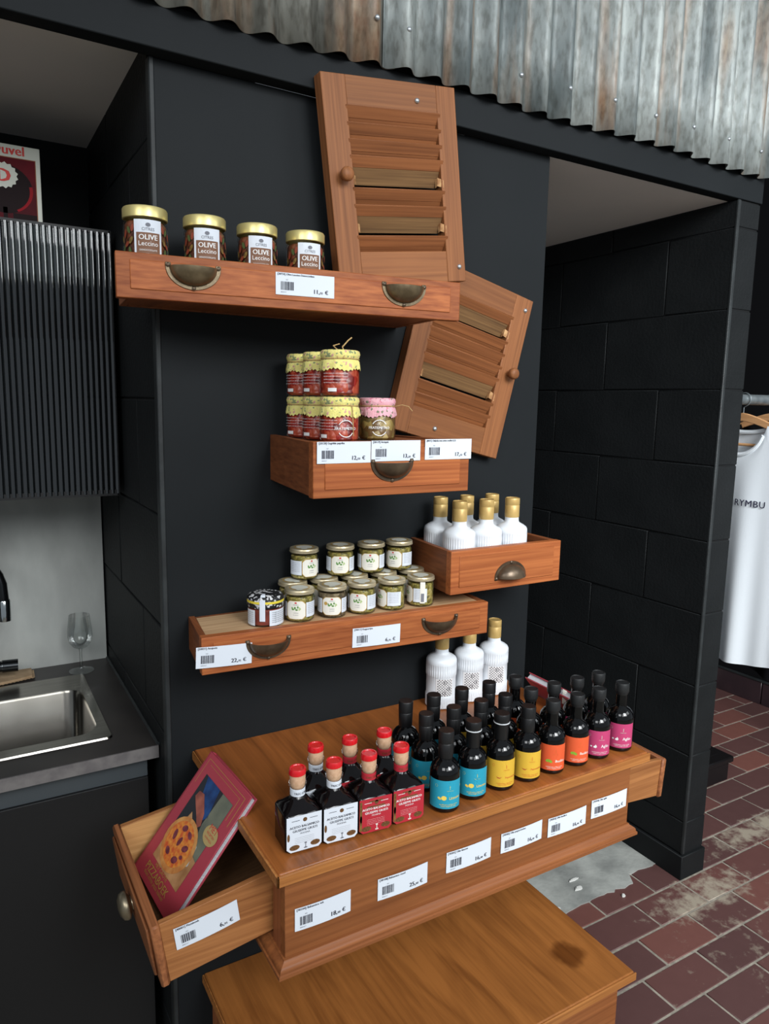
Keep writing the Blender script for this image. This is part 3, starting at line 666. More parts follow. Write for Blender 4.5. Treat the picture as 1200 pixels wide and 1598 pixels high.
# its right edge reaches a little further
for o in lc.children: o.location.x = .011
def side_drawer(parent, pivot, ang, xin, xout, y0, y1, z0, z1, sgn, front_drop):
    """a drawer pulled out of the end of the chest, sagging; xin inside the chest, xout its outer end"""
    RM = Matrix.Translation(pivot) @ Matrix.Rotation(ang, 4, 'Y') @ Matrix.Translation(-Vector(pivot))
    def mk(name, mb, m, par): return obj(name, mb.map(lambda p: RM @ p), m, par)
    xa, xb = min(xin, xout), max(xin, xout); tk = .011
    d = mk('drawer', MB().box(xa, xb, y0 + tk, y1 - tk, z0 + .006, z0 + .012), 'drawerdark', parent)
    for ya in (y0, y1 - tk): bevel(mk('drawer_side', MB().box(xa, xb, ya, ya + tk, z0, z1), 'drawerwood', d), .0012)
    mk('drawer_lining', MB().box(xa, xb, y1 - tk - .0015, y1 - tk - .0002, z0 + .012, z1 - .001), 'drawerin', d)
    fo = xout + sgn * .013
    fr = mk('drawer_front', MB().box(min(xout, fo), max(xout, fo), y0 - .004, y1 + .004, z0 - .003, z1 + .002, .003), 'drawerfront', d)
    fm = mk('front_bead', MB().box(min(fo, fo + sgn * .005), max(fo, fo + sgn * .005), y0 + .012, y1 - .012, z0 + .010, z1 - .010, .002), 'drawerfront', d)
    ym, zm = (y0 + y1) / 2, (z0 + z1) / 2 - .004
    kb = MB().lathe([(.012, -.002), (.011, .002), (.016, .005), (.0225, .008), (.0235, .012), (.021, .018), (.013, .0225), (0, .024)], 20).map(lambda p: (fo + sgn * (.004 + p.z), ym + p.x, zm + p.y))
    mk('knob', kb, 'pewter', d)
    return RM
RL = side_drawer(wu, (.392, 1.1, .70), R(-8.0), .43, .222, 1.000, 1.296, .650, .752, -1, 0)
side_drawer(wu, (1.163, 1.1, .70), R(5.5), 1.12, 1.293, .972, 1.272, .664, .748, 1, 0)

# ------------------------------------------------------------------ price tags
def price_tag(label, P0, ux, w, h, name, price, cents, normal_off=.0006, tilt=0., curl=0., small=False, euro=True):
    """P0 upper left corner; ux = unit run along the board; hangs on the front face"""
    t = thing('price_tag', label, 'price tag', P0, atan2(ux[1], ux[0]), 'white price tags')
    t.rotation_euler = (0, tilt, t.rotation_euler.z)
    def bend(p):
        u = p.x / w - .5
        return (p.x, p.y - abs(curl) * (1 - u * u * 4), p.z)
    def pt(mb): return mb.map(bend)
    sheet = MB().grid(lambda u, v: (u * w, -.0002, -h + h * v), 10, 1, True); sheet.grid(lambda u, v: (u * w, .0002, -h * v), 10, 1, True)
    obj('paper', pt(sheet), 'paper', t)
    bc = MB(); r_ = random.Random(name); x = .085 * w
    while x < .30 * w:
        q = r_.choice((.006, .010, .016)) * w; bc.poly([(x, -.0006, -h * .78), (x + q, -.0006, -h * .78), (x + q, -.0006, -h * .40), (x, -.0006, -h * .40)]); x += q + r_.choice((.006, .010)) * w
    obj('barcode', pt(bc), 'ink', t)
    obj('title_text', pt(shift(fit(name, w * .62, 'LEFT', bold=.03, maxh=h * .13), .03 * w, -.0006, -h * .115)), 'ink', t)
    obj('code_text', pt(join(shift(text('8003417', h * .075, 'LEFT'), .085 * w, -.0006, -h * .90), shift(text('REF', h * .07, 'LEFT'), .17 * w, -.0006, -h * .34))), 'inkgrey', t)
    big = text(price, h * .27, 'RIGHT', .03); shift(big, .745 * w, -.0006, -h * .85)
    sm_ = shift(text(cents, h * .14, 'LEFT', .02), .750 * w, -.0006, -h * .85); eu = shift(text('\u20ac', h * .25, 'LEFT', .03), .835 * w, -.0006, -h * .85)
    obj('price_text', pt(join(big, sm_, eu)), 'ink', t)
    return t
def on_front(FL, FR, x, z, off=.0028):
    fx, fy = FR[0] - FL[0], FR[1] - FL[1]; ln = sqrt(fx * fx + fy * fy); u = (fx / ln, fy / ln)
    s = (x - FL[0]) / u[0]; return (FL[0] + u[0] * s + u[1] * off, FL[1] + u[1] * s - u[0] * off, z), u
p, u = on_front((.228, 1.216), (.831, 1.140), .479, 1.7145); price_tag('white price tag 11 euro on the highest drawer', p, u, .104, .0365, '[20724] Olive Leccino Denocciolate', '11,', '50')
p, u = on_front((.508, 1.093), (.830, 1.093), .5135, 1.4345); price_tag('white price tag 12 euro at left of the jam jar drawer', p, u, .102, .0365, '[20120] Gegrilde paprika', '12,', '50')
p, u = on_front((.508, 1.093), (.830, 1.093), .6165, 1.4355, .0034); price_tag('white price tag 13 euro above the cup pull of the jam jar drawer', p, u, .101, .036, '[20119] Artisjok', '13,', '50')
p, u = on_front((.508, 1.093), (.830, 1.093), .728, 1.437); price_tag('white price tag 17 euro at right end of the jam jar drawer', p, u, .104, .037, '[8041] Olijfolie met witte truffel 0,25', '17,', '50')
p, u = on_front((.355, 1.231), (.970, 1.191), .345, 1.0645); price_tag('white price tag 22 euro at left end of the caper jar drawer', p, u, .102, .039, '[20031] Ansjovis', '22,', '95', tilt=R(2.2), curl=-.002)
p, u = on_front((.355, 1.231), (.970, 1.191), .649, 1.061); price_tag('white price tag 6 euro in the middle of the caper jar drawer', p, u, .106, .039, '[20011] Kappertjes', '6,', '95', tilt=R(1.2), curl=-.002)
bt = [(.410, .720, .098, '[30104] Balsamico wit', '18,', '00', 'leftmost on the low chest, below the white-labelled square bottles'), (.559, .719, .099, '[30108] Balsamico rood', '25,', '00', 'below the red-labelled square bottles'), (.698, .722, .099, '[30201] Olio limone', '16,', '00', 'below the turquoise-labelled oil bottles'),
      (.821, .720, .100, '[30202] Olio peperoncino', '16,', '00', 'below the yellow-labelled oil bottles'), (.937, .716, .101, '[30203] Olio basilico', '16,', '00', 'below the orange-labelled oil bottles'), (1.053, .721, .101, '[30204] Olio aglio', '16,', '00', 'at the right end of the low chest, below the magenta labels')]
for x, z, w, nm, pr, ce, ds in bt:
    price_tag('white price tag ' + ds, (x, .9425, z), (1, 0), w, .039, nm, pr, ce, curl=-.0022)
q = RL @ Vector((.240, .9985, .735)); price_tag('white price tag 6 euro on the pulled-out drawer with the cookbook', q, (1, 0), .100, .037, '[40001] Pizzaboek', '6,', '95', tilt=R(-8.0), curl=-.0022)

# ------------------------------------------------------------------ jars
def face(x, y): return -atan2(x, y)
ORD = ['first', 'second', 'third', 'fourth', 'fifth', 'sixth', 'seventh', 'eighth']
# olive jars with gold lids
def olive_jar():
    t = thing('olive_jar', '', 'jar', group='olive jars on the top drawer')
    r = .0355
    obj('glass', MB().lathe([(0, 0), (r - .004, 0), (r, .004), (r, .058), (r - .002, .064), (r - .004, .066), (r - .004, .072)], 36), 'glass', t)
    obj('contents', MB().lathe([(0, .002), (r - .006, .002), (r - .0025, .006), (r - .0025, .057), (r - .006, .062), (0, .062)], 28), 'olivemix', t)
    obj('lid', MB().lathe([(r - .001, .0665), (r + .0005, .0675), (r + .0005, .082), (r - .001, .0845), (r - .004, .0852), (0, .0852)], 36), 'gold', t)
    R1 = r + .0005
    lb = obj('label', arc_label(R1, -.62, .62, .002, .062), 'paper', t)
    obj('label_panel', arc_label(R1 + .0003, -.52, .52, .002, .042), mat('brown_panel', (116, 78, 54), .6), lb)
    obj('label_text', join(wrap(fit('OLIVE', .030, bold=.02), R1 + .0006, 0, .031), wrap(fit('Leccino', .031), R1 + .0006, 0, .0215), wrap(fit('DENOCCIOLATE', .028), R1 + .0006, 0, .0135), wrap(fit('IN OLIO EXTRA VERGINE', .028), R1 + .0006, 0, .008)), 'whiteprint', lb)
    obj('crest', join(wrap(shift(ellipse(0, 0, .004, .003), 0, 0, .054), R1 + .0006), wrap(fit('CITRES', .020), R1 + .0006, 0, .045)), 'inkgrey', lb)
    lv = []
    for sgn in (-1, 1):
        for k, (a, z, rot, m) in enumerate(((.80, .030, .5, 'lbl_goldstrip'), (.92, .046, -.4, 'darkleaf'), (1.04, .024, .9, 'rust'), (.86, .014, -.2, 'darkleaf'), (1.15, .040, .3, 'rust'), (.72, .049, .2, 'rust'), (1.25, .018, .6, 'darkleaf'), (1.32, .032, -.3, 'lbl_goldstrip'))):
            obj('leaf_print', wrap(shift(ellipse(0, 0, .0030, .0062, 12, 0, rot * sgn), 0, 0, z), R1, sgn * a), m, lb)
    return t
oj = olive_jar()
for i, (x, y) in enumerate(((.290, 1.283), (.390, 1.285), (.486, 1.287), (.580, 1.287))):
    lab = 'dark olive jar with gold lid, %s from the left on the highest drawer' % ORD[i]
    if i == 0: oj.location = (x, y, 1.7225); oj.rotation_euler = (0, 0, face(x, y) + .12); oj['label'] = lab
    else: dup(oj, (x, y, 1.7225), face(x, y) + (.12, .12, .2, .25)[i], lab)

# cloth-topped jars
def cloth_jar(content, cloth, kind, seed):
    t = thing('cloth_topped_jar', '', 'jar', group='cloth-topped jars on the second drawer')
    r = .0348; rn = random.Random(seed)
    octa = lambda rr, z, a: rr * (1 + .012 * cos(8 * a))
    obj('glass', MB().lathe([(0, 0), (r - .004, 0), (r, .003), (r, .052), (r - .004, .058), (r - .006, .064)], 40, flute=octa), 'glass', t)
    obj('contents', MB().lathe([(0, .002), (r - .006, .002), (r - .002, .006), (r - .002, .051), (r - .006, .056), (0, .056)], 28, flute=octa), content, t)
    def sk(rr, z, a):
        if z > .066: return rr
        k = (.066 - z) / .022
        return rr + k * (.0002 + .0012 * sin(9 * a + seed) + .0006 * sin(17 * a + 2 * seed))
    c = MB().lathe([(r + .0010, .045), (r + .0008, .052), (r - .0005, .060), (r - .0030, .0635), (r - .0012, .067), (r + .0005, .072), (r - .001, .0775), (r - .004, .0790), (0, .0795)], 60, flute=sk)
    for i in range(60):
        x, y, z = c.v[i]; c.v[i] = (x, y, z + (.0016 if i % 2 else -.0012) + .002 * sin(5 * 2 * pi * i / 60 + seed))
    obj('cloth_cover', c, cloth, t)
    ring = [((r - .0015) * sin(a), -(r - .0015) * cos(a), .0640 + .0004 * sin(3 * a)) for a in [2 * pi * k / 36 for k in range(37)]]
    tw = obj('twine', MB().tube(ring, .0011, 5), 'twine', t)
    a0 = rn.uniform(-.3, .7)
    if kind == 'front':
        obj('twine_end', MB().tube([(r * sin(a0 + .12), -r * cos(a0 + .12) - .001, .064), (r * 1.08 * sin(a0 + .1), -r * 1.08 * cos(a0 + .1), .054), (r * 1.1 * sin(a0 + .12), -r * 1.1 * cos(a0 + .12), .036), (r * 1.05 * sin(a0 + .2), -r * 1.05 * cos(a0 + .2), .012)], .001, 5), 'twine', tw)
    if kind == 'up':
        obj('twine_end', MB().tube([(.006, -r, .064), (.008, -r * .9, .072), (.004, -r * .5, .084), (.014, -r * .3, .096), (.020, -r * .2, .101)], .0012, 5), 'twine', tw)
        obj('twine_end', MB().tube([(-.004, -r, .064), (-.004, -r * .8, .078), (-.012, -r * .4, .086), (-.001, -r * .2, .090)], .001, 5), 'twine', tw)
    if kind == 'pink':
        obj('twine_end', MB().tube([(r, -.004, .064), (r + .012, -.008, .067), (r + .024, -.012, .064), (r + .031, -.014, .056)], .0009, 5), 'twine', tw)
    R1 = r * 1.014 + .0004
    if kind in ('front', 'pink'):
        a = .34 if kind == 'front' else .15
        obj('print_text', wrap(fit('FRATEPIETRO', .040, bold=.025), R1, a, .0225), 'whiteprint', t)
        arcm = MB()
        for rng in ((.5, pi - .5), (pi + .5, 2 * pi - .5)):
            n = 14
            for k in range(n):
                q0, q1 = rng[0] + (rng[1] - rng[0]) * k / n, rng[0] + (rng[1] - rng[0]) * (k + 1) / n
                arcm.poly([(.0135 * cos(q0), 0, .0135 * sin(q0)), (.0135 * cos(q1), 0, .0135 * sin(q1)), (.0150 * cos(q1), 0, .0150 * sin(q1)), (.0150 * cos(q0), 0, .0150 * sin(q0))])
        obj('print_ring', wrap(shift(arcm, 0, 0, .0245), R1, a), 'whiteprint', t)
    if kind in ('up', 'back', 'front'):
        a = -.25 if kind == 'up' else -.75
        lines = [wrap(fit('ingredienti peperoni rossi olio sale aceto', .046), R1, a, .038 - .0052 * k) for k in range(4)]
        obj('print_small_text', join(*lines), 'whiteprint', t)
        obj('print_patch', arc_label(R1, a - .35, a + .1, .008, .014, 5), 'whiteprint', t)
    return t
jz = 1.4303
cj = []
spec = [('chili', 'clothyellow', 'front', (.586, 1.152, jz), 'red pepper jar with yellow cloth in front, lower row'), ('chili', 'clothyellow', 'back', (.5865, 1.227, jz), 'red pepper jar with yellow cloth, middle of the lower row'), ('chili', 'clothyellow', 'back', (.5865, 1.302, jz), 'red pepper jar with yellow cloth at the wall end of the lower row'),
        ('chili', 'clothyellow', 'up', (.586, 1.152, jz + .0797), 'red pepper jar with yellow cloth and upright twine end, on top in front'), ('chili', 'clothyellow', 'back', (.5865, 1.227, jz + .0797), 'red pepper jar with yellow cloth, middle of the upper row'), ('chili', 'clothyellow', 'back', (.5865, 1.302, jz + .0797), 'red pepper jar with yellow cloth at the wall end of the upper row'),
        ('artichoke', 'clothpink', 'pink', (.684, 1.190, jz), 'artichoke jar with pink floral cloth beside the red pepper jars')]
for i, (c, cl, kd, loc, lab) in enumerate(spec):
    t = cloth_jar(c, cl, kd, i); t.location = loc; t.rotation_euler = (0, 0, face(loc[0], loc[1])); t['label'] = lab

# caper jars
def caper_jar(content, label_turn, kind):
    t = thing('caper_jar', '', 'jar', group='caper jars on the plywood-topped drawer')
    r = .0285
    obj('glass', MB().lathe([(0, 0), (r - .003, 0), (r, .003), (r, .050), (r - .0015, .054), (r - .0015, .056)], 32), 'glass', t)
    obj('contents', MB().lathe([(0, .002), (r - .005, .002), (r - .002, .005), (r - .002, .047), (r - .004, .049), (0, .049)], 24), content, t)
    ld = obj('lid', MB().lathe([(r - .001, .0545), (r + .0012, .0552), (r + .0015, .0575), (r + .0002, .0590), (r + .0010, .0605), (r + .0002, .0632), (r - .003, .0642), (r - .006, .0635), (0, .0635)], 36), 'lidmetal', t)
    obj('lid_sticker', join(MB().poly([(.0165 * cos(2 * pi * k / 24), .0165 * sin(2 * pi * k / 24), .0640) for k in range(24)]), MB().poly([(-.006, -.014, .0645), (.006, -.014, .0645), (.006, -r + .001, .0650), (-.006, -r + .001, .0650)][::1])), 'lidsticker', ld)
    obj('lid_ring', MB().lathe([(.0185, .0638), (.0185, .06395), (.0200, .06395), (.0200, .0638)], 28), 'goldline', ld)
    R1 = r + .0004; a = label_turn
    lb = obj('label', arc_label(R1, a - .66, a + .66, .008, .043, 16, .006), 'creampaper', t)
    obj('label_border', arc_label(R1 - .0001, a - .70, a + .70, .0072, .0438, 16, .006), 'goldline', lb)
    obj('side_label', arc_label(R1, a + .72, a + 1.75, .011, .040, 10), 'paper', t); obj('side_label', arc_label(R1, a - 1.75, a - .72, .011, .040, 10), 'paper', t)
    for sgn in (-1, 1):
        obj('side_text', join(*[wrap(fit('capperi in aceto di vino', .021), R1 + .0003, a + sgn * 1.2, .036 - .0036 * k) for k in range(6)]), 'inkgrey', t)
    g = MB(); lv = MB()
    for (dx, dz, rx, rz) in ((-.0055, -.0005, .0026, .0018), (-.0015, .0022, .0020, .0026), (.0018, -.0012, .0026, .0018), (.0042, .0038, .0016, .0024), (-.0072, .0020, .0014, .0022)): 
        e_ = wrap(shift(ellipse(dx, 0, rx, rz, 10), 0, 0, dz + .0275), R1 + .0003, a); g.add(e_.v, e_.f)
    for (dx, dz) in ((.0075, .0022), (.0068, -.0012), (.009, .0005)):
        e_ = wrap(shift(ellipse(dx, 0, .0014, .0018, 8), 0, 0, dz + .0275), R1 + .0003, a); lv.add(e_.v, e_.f)
    obj('leaf_print', g, 'leafgreen', lb); obj('leaf_print', lv, 'leafpale', lb)
    obj('red_mark', wrap(rect(-.002, .002, .0382, .0412), R1 + .0003, a), 'redprint', lb)
    obj('label_text', join(wrap(fit('CAPPERI', .010), R1 + .0003, a, .0190), wrap(fit('in aceto', .010), R1 + .0003, a, .0150), wrap(fit('FORNELLI', .011), R1 + .0003, a, .0350)), 'inkgrey', lb)
    if kind == 'seal':
        obj('seal_strip', arc_label(R1 + .0008, -.02, .34, .009, .0545, 4), 'lbl_pale' if 'lbl_pale' in M else 'creampaper', t)
        obj('seal_code', arc_label(R1 + .0012, .05, .27, .012, .030, 4), 'inkgrey', t)
    if kind == 'salt': obj('round_seal', wrap(shift(ellipse(-.0125, 0, .0036, .0036, 14), 0, 0, .031), R1 + .0004, a), 'goldline', lb)
    return t
cz = 1.0773
front = [(.561, -.25, 'capers', '', 'with its label turned left'), (.630, 0., 'capers_dark', 'salt', 'with brown salted capers and a round seal'), (.6955, -.30, 'capers', '', 'with the leaf label facing front'), (.764, -1.0, 'capers', '', 'showing its text label'), (.834, -1.25, 'capers', 'seal', 'with a paper seal strip down the side')]
for i, (x, tr, c, kd, ds) in enumerate(front):
    y = 1.268 - i * .004
    t = caper_jar(c, tr, kd); t.location = (x, y, cz); t.rotation_euler = (0, 0, face(x, y)); t['label'] = 'caper jar, %s in the front row, %s' % (ORD[i], ds)
bk = caper_jar('capers', -.4, '')
for i, x in enumerate((.573, .642, .712, .782, .852)):
    y = 1.3290 - .0025 * i
    lab = 'caper jar in the back row, %s from the left, under the upper jars' % ORD[i]
    if i == 0: bk.location = (x, y, cz); bk.rotation_euler = (0, 0, face(x, y) + .4); bk['label'] = lab
    else: dup(bk, (x, y, cz), face(x, y) + (.4, -.6, .2, .5, -.3)[i], lab)
for i, (x, tr) in enumerate(((.601, .55), (.682, .0), (.754, -.05), (.822, -.45))):
    y = 1.335 - .004 * i; t = caper_jar('capers', tr, ''); t.location = (x, y, cz + .0645); t.rotation_euler = (0, 0, face(x, y))
    t['label'] = 'caper jar standing on top of the others, %s from the left' % ORD[i]
# anchovy jar with printed lid
t = thing('anchovy_jar', 'wide red jar with black and white printed lid, yellow band and paper strip', 'jar', (.493, 1.274, cz), face(.493, 1.274))
r = .0335
obj('glass', MB().lathe([(0, 0), (r - .003, 0), (r, .003), (r, .036), (r - .003, .040)], 36), 'glass', t)
obj('contents', MB().lathe([(0, .002), (r - .005, .002), (r - .001, .005), (r - .001, .034), (0, .037)], 28), 'anchovy', t)
obj('lid', MB().lathe([(r, .036), (r + .0012, .038), (r + .0012, .054), (r - .001, .0575), (r - .008, .060), (0, .061)], 40), 'clothblack', t)
obj('yellow_band', arc_label(r + .0017, -1.9, 1.9, .0455, .0500, 24), 'yellowband', t)
obj('seal_strip', join(arc_label(r + .0022, -.32, -.02, .013, .0545, 5), MB().grid(lambda u, v: ((r * (1 - v * .5)) * sin(-.17 - .15 + .3 * u), -(r * (1 - v * .5)) * cos(-.17 - .15 + .3 * u), .0545 + .0072 * min(1, v * 3)), 3, 4)), 'paper', t)
for a0, a1 in ((-1.35, -.62), (.22, 1.55)):
    lb = obj('label', arc_label(r + .0005, a0, a1, .003, .033, 10), 'paper', t)
    obj('label_text', join(*[wrap(fit('acciughe del mar cantabrico', (a1 - a0) * r * .8), r + .0009, (a0 + a1) / 2, .028 - .0038 * k) for k in range(6)]), 'ink', lb)

# ------------------------------------------------------------------ white bottles
def white_bottle():
    t = thing('white_bottle', '', 'bottle', group='white bottles with gold caps')
    r = .0355
    def fl_(rr, z, a):
        if .002 < z < .030 or .076 < z < .103: return rr + .0009 * (abs(cos(20 * a)) - .6)
        return rr
    prof = [(0, 0), (r - .003, 0), (r, .0025), (r, .003), (r, .0165), (r, .0295), (r - .001, .0305), (r - .001, .0755), (r, .0765), (r, .090), (r, .1025), (r + .0004, .1035), (r, .112), (r - .0022, .1165), (r - .008, .1208), (r - .014, .1240), (.0172, .1265), (.0158, .1295), (.0155, .134), (.0155, .142)]
    obj('body', MB().lathe(prof, 160, flute=fl_), 'ceramic', t)
    cp = obj('cap', MB().lathe([(.0160, .138), (.0163, .139), (.0163, .1645), (.0158, .1652), (.0158, .1665), (.0163, .1672), (.0163, .1795), (.0155, .1815), (.0148, .1818), (.0140, .1806), (0, .1806)], 32), 'goldcap', t)
    R1 = r - .0005
    bd = obj('label', arc_label(R1, -.34, .86, .0325, .0735, 12), mat('blush_label', (226, 224, 224), .5), t)
    pt = MB(); a_ = .28
    for ix in range(-5, 6):
        for iz in range(-6, 7):
            if (ix + iz) % 2: continue
            cxx, czz = ix * .0033, iz * .0031; rr = .0015
            e_ = wrap(shift(ellipse(cxx, 0, rr, rr, 8), 0, 0, czz + .053), R1 + .0003, a_); pt.add(e_.v, e_.f)
    for (cxx, czz) in ((.001, .0655), (-.002, .0405), (.0085, .050)):
        n = 12
        for k in range(n):
            q0, q1 = 2 * pi * k / n, 2 * pi * (k + 1) / n
            e_ = wrap(MB().poly([(cxx + .0030 * cos(q0), 0, czz + .0030 * sin(q0)), (cxx + .0030 * cos(q1), 0, czz + .0030 * sin(q1)), (cxx + .0042 * cos(q1), 0, czz + .0042 * sin(q1)), (cxx + .0042 * cos(q0), 0, czz + .0042 * sin(q0))]), R1 + .0004, a_); pt.add(e_.v, e_.f)
    obj('label_pattern', pt, mat('sepia_print', (70, 64, 68), .7), bd)
    return t
wb = white_bottle()
first = True
wlab = ['white bottle in the small drawer, front left', 'white bottle in the small drawer, front middle', 'white bottle in the small drawer, front right', 'white bottle in the small drawer, back left', 'white bottle in the small drawer, back middle', 'white bottle in the small drawer, back right']
for i in range(6):
    x = (.9305, 1.004, 1.0775)[i % 3]; y = 1.2515 if i < 3 else 1.3245
    if i == 0: wb.location = (x, y, 1.1123); wb.rotation_euler = (0, 0, face(x, y)); wb['label'] = wlab[0]
    else: dup(wb, (x, y, 1.1123), face(x, y) + .3 * (i % 3), wlab[i])
for i, (x, y) in enumerate(((.948, 1.326), (1.031, 1.330), (1.110, 1.334))):
    dup(wb, (x, y, .8003), face(x, y), ['white bottle on the low chest, leftmost of three behind the oil bottles', 'white bottle on the low chest, middle of three behind the oil bottles', 'white bottle on the low chest, rightmost of three, cap clear of the drawer above'][i])

# ------------------------------------------------------------------ oil bottles
def oil_bottle(kind, cap):
    t = thing('oil_bottle', '', 'bottle', group='small dark oil bottles on the low chest')
    r = .0270
    prof = [(0, 0), (r - .004, 0), (r - .001, .0022), (r, .006), (r, .066), (r - .0008, .073), (r - .0035, .080), (r - .0085, .0862), (.0122, .0905), (.0114, .095), (.0112, .126)]
    obj('body', MB().lathe(prof, 40), 'oilglass', t)
    if cap == 'capsule' or cap == 'ring':
        c = obj('capsule', MB().lathe([(.0124, .0925), (.0130, .094), (.0134, .119), (.0129, .1198), (.0137, .1206), (.0139, .1395), (.0130, .1415), (0, .1418)] if cap == 'capsule' else [(.0122, .0925), (.0126, .094), (.0127, .122), (.0138, .1245), (.0144, .1255), (.0146, .1385), (.0136, .1412), (0, .1416)], 28), 'capblack', t)
        if cap == 'ring': obj('cap_ring', MB().lathe([(.0136, .1230), (.0150, .1236), (.0150, .1250), (.0138, .1256)], 28), 'capring', c)
    else:
        obj('stopper', MB().lathe([(.0116, .1165), (.0120, .1180), (.0138, .1222), (.0142, .1235), (.0142, .1388), (.0134, .1408), (.0122, .1412), (.0114, .1402), (0, .1402)], 28), 'capmatt', t)
    if kind is None: return t
    R1 = r + .0004; m = {'limone': 'lbl_blue', 'peperoncino': 'lbl_yellow', 'basilico': 'lbl_orange', 'aglio': 'lbl_pink'}[kind]
    lb = obj('label', arc_label(R1, -1.25, 1.15, .0095, .0610, 22), m, t); R2 = R1 + .0003
    W_ = lambda mb, a=0., z=0.: wrap(mb, R2, a, z)
    if kind == 'limone':
        obj('fruit_print', join(W_(shift(ellipse(-.0035, 0, .0048, .0042, 14), 0, 0, .0295)), W_(shift(ellipse(-.0115, 0, .0036, .0022, 10, 0, -.5), 0, 0, .0285))), 'lemon', lb)
        obj('label_text', join(W_(fit('Limone', .021, bold=.01), .60, .0268), W_(fit('condimento a base di olio', .034), .2, .0165), W_(fit('extra vergine di oliva', .028), .2, .0135)), 'lemon', lb)
    elif kind == 'peperoncino':
        ch = MB().poly([(-.0120, 0, .0300), (-.0090, 0, .0268), (-.0050, 0, .0262), (-.0012, 0, .0292), (-.0052, 0, .0278), (-.0088, 0, .0284)])
        obj('fruit_print', W_(ch), 'chiliprint', lb)
        obj('label_text', join(W_(fit('Peperoncino', .024, bold=.015), .62, .0265), W_(fit('condimento a base di olio', .034), .2, .0160), W_(fit('extra vergine di oliva', .028), .2, .0130)), 'palered', lb)
    elif kind == 'basilico':
        obj('fruit_print', join(W_(shift(ellipse(-.0070, 0, .0052, .0030, 12, 0, .15), 0, 0, .0290)), W_(shift(ellipse(-.0025, 0, .0036, .0026, 12, 0, -.5), 0, 0, .0278))), mat('basil_print', (128, 170, 50), .6), lb)
        obj('label_text', join(W_(fit('Basilico', .021, bold=.015), .62, .0262), W_(fit('condimento a base di olio', .034), .2, .0160), W_(fit('extra vergine di oliva', .028), .2, .0130)), 'creampaper', lb)
    else:
        obj('fruit_print', join(W_(MB().poly([(-.0085, 0, .0262), (-.0040, 0, .0252), (-.0015, 0, .0280), (-.0030, 0, .0312), (-.0048, 0, .0330), (-.0052, 0, .0308), (-.0082, 0, .0290)])), W_(shift(ellipse(-.0130, 0, .0022, .0016, 8), 0, 0, .0282))), 'whiteprint', lb)
        obj('label_text', join(W_(fit('Aglio', .018, bold=.01), .55, .0266), W_(fit('condimento a base di olio', .034), .2, .0160), W_(fit('extra vergine di oliva', .028), .2, .0130)), 'whiteprint', lb)
    ring = MB(); n = 14
    for k in range(n):
        q0, q1 = 2 * pi * k / n, 2 * pi * (k + 1) / n
        ring.poly([(.0022 * cos(q0), 0, .0022 * sin(q0)), (.0022 * cos(q1), 0, .0022 * sin(q1)), (.0026 * cos(q1), 0, .0026 * sin(q1)), (.0026 * cos(q0), 0, .0026 * sin(q0))])
    obj('label_mark', join(W_(shift(ring, -.0175, 0, .051)), W_(rect(.0065, .0075, .045, .052)), W_(fit('FRANTOIO', .012), .27, .0415)), {'limone': 'leafpale', 'peperoncino': 'palered', 'basilico': 'palered', 'aglio': 'lidsticker'}[kind], lb)
    return t
OZ = .8003
colw = {'limone': 'turquoise', 'peperoncino': 'yellow', 'basilico': 'orange', 'aglio': 'magenta'}
rows = [(.972, [(.7065, 'limone', 'capsule'), (.770, 'limone', 'ring'), (.835, 'peperoncino', 'ring'), (.8995, 'peperoncino', 'capsule'), (.962, 'basilico', 'stopper'), (1.026, 'basilico', 'stopper'), (1.086, 'aglio', 'stopper'), (1.153, 'aglio', 'stopper')]),
        (1.036, [(.7105, 'limone', 'capsule'), (.7725, 'limone', 'capsule'), (.837, 'peperoncino', 'capsule'), (.8965, 'peperoncino', 'capsule'), (.9625, 'basilico', 'stopper'), (1.025, 'basilico', 'stopper'), (1.090, 'aglio', 'stopper'), (1.152, 'aglio', 'stopper')]),
        (1.101, [(.7075, 'limone', 'capsule'), (.7715, 'limone', 'capsule'), (.839, 'peperoncino', 'capsule'), (.908, 'peperoncino', 'capsule'), (.9775, 'basilico', 'stopper')])]
pos = {'limone': ('left', 'right'), 'peperoncino': ('left', 'right'), 'basilico': ('left', 'right'), 'aglio': ('left', 'right')}
cache = {}
for ri, (y, items) in enumerate(rows):
    seen = {}
    for i, (x, kd, cp) in enumerate(items):
        k = seen.get(kd, 0); seen[kd] = k + 1
        rowname = ('front', 'middle', 'back')[ri]
        if ri == 0:
            lab = 'dark oil bottle with %s label, front row, %s of two%s' % (colw[kd], pos[kd][k], ', white ring below cap' if cp == 'ring' else '')
        else:
            lab = 'dark oil bottle in the %s row, %s from the left, %s' % (rowname, ORD[i], 'smooth black capsule' if cp == 'capsule' else 'broad black stopper')
        rz = face(x, y) + (.10, .12, .22, .16, .12, .18, .16, .06)[i]
        if ri == 0 and i == 0: x, y_ = .7030, .962
        else: y_ = y
        if (kd, cp) not in cache:
            b = oil_bottle(kd, cp); cache[(kd, cp)] = b; b.location = (x, y_, OZ); b.rotation_euler = (0, 0, rz); b['label'] = lab
        else: dup(cache[(kd, cp)], (x, y_, OZ), rz, lab)

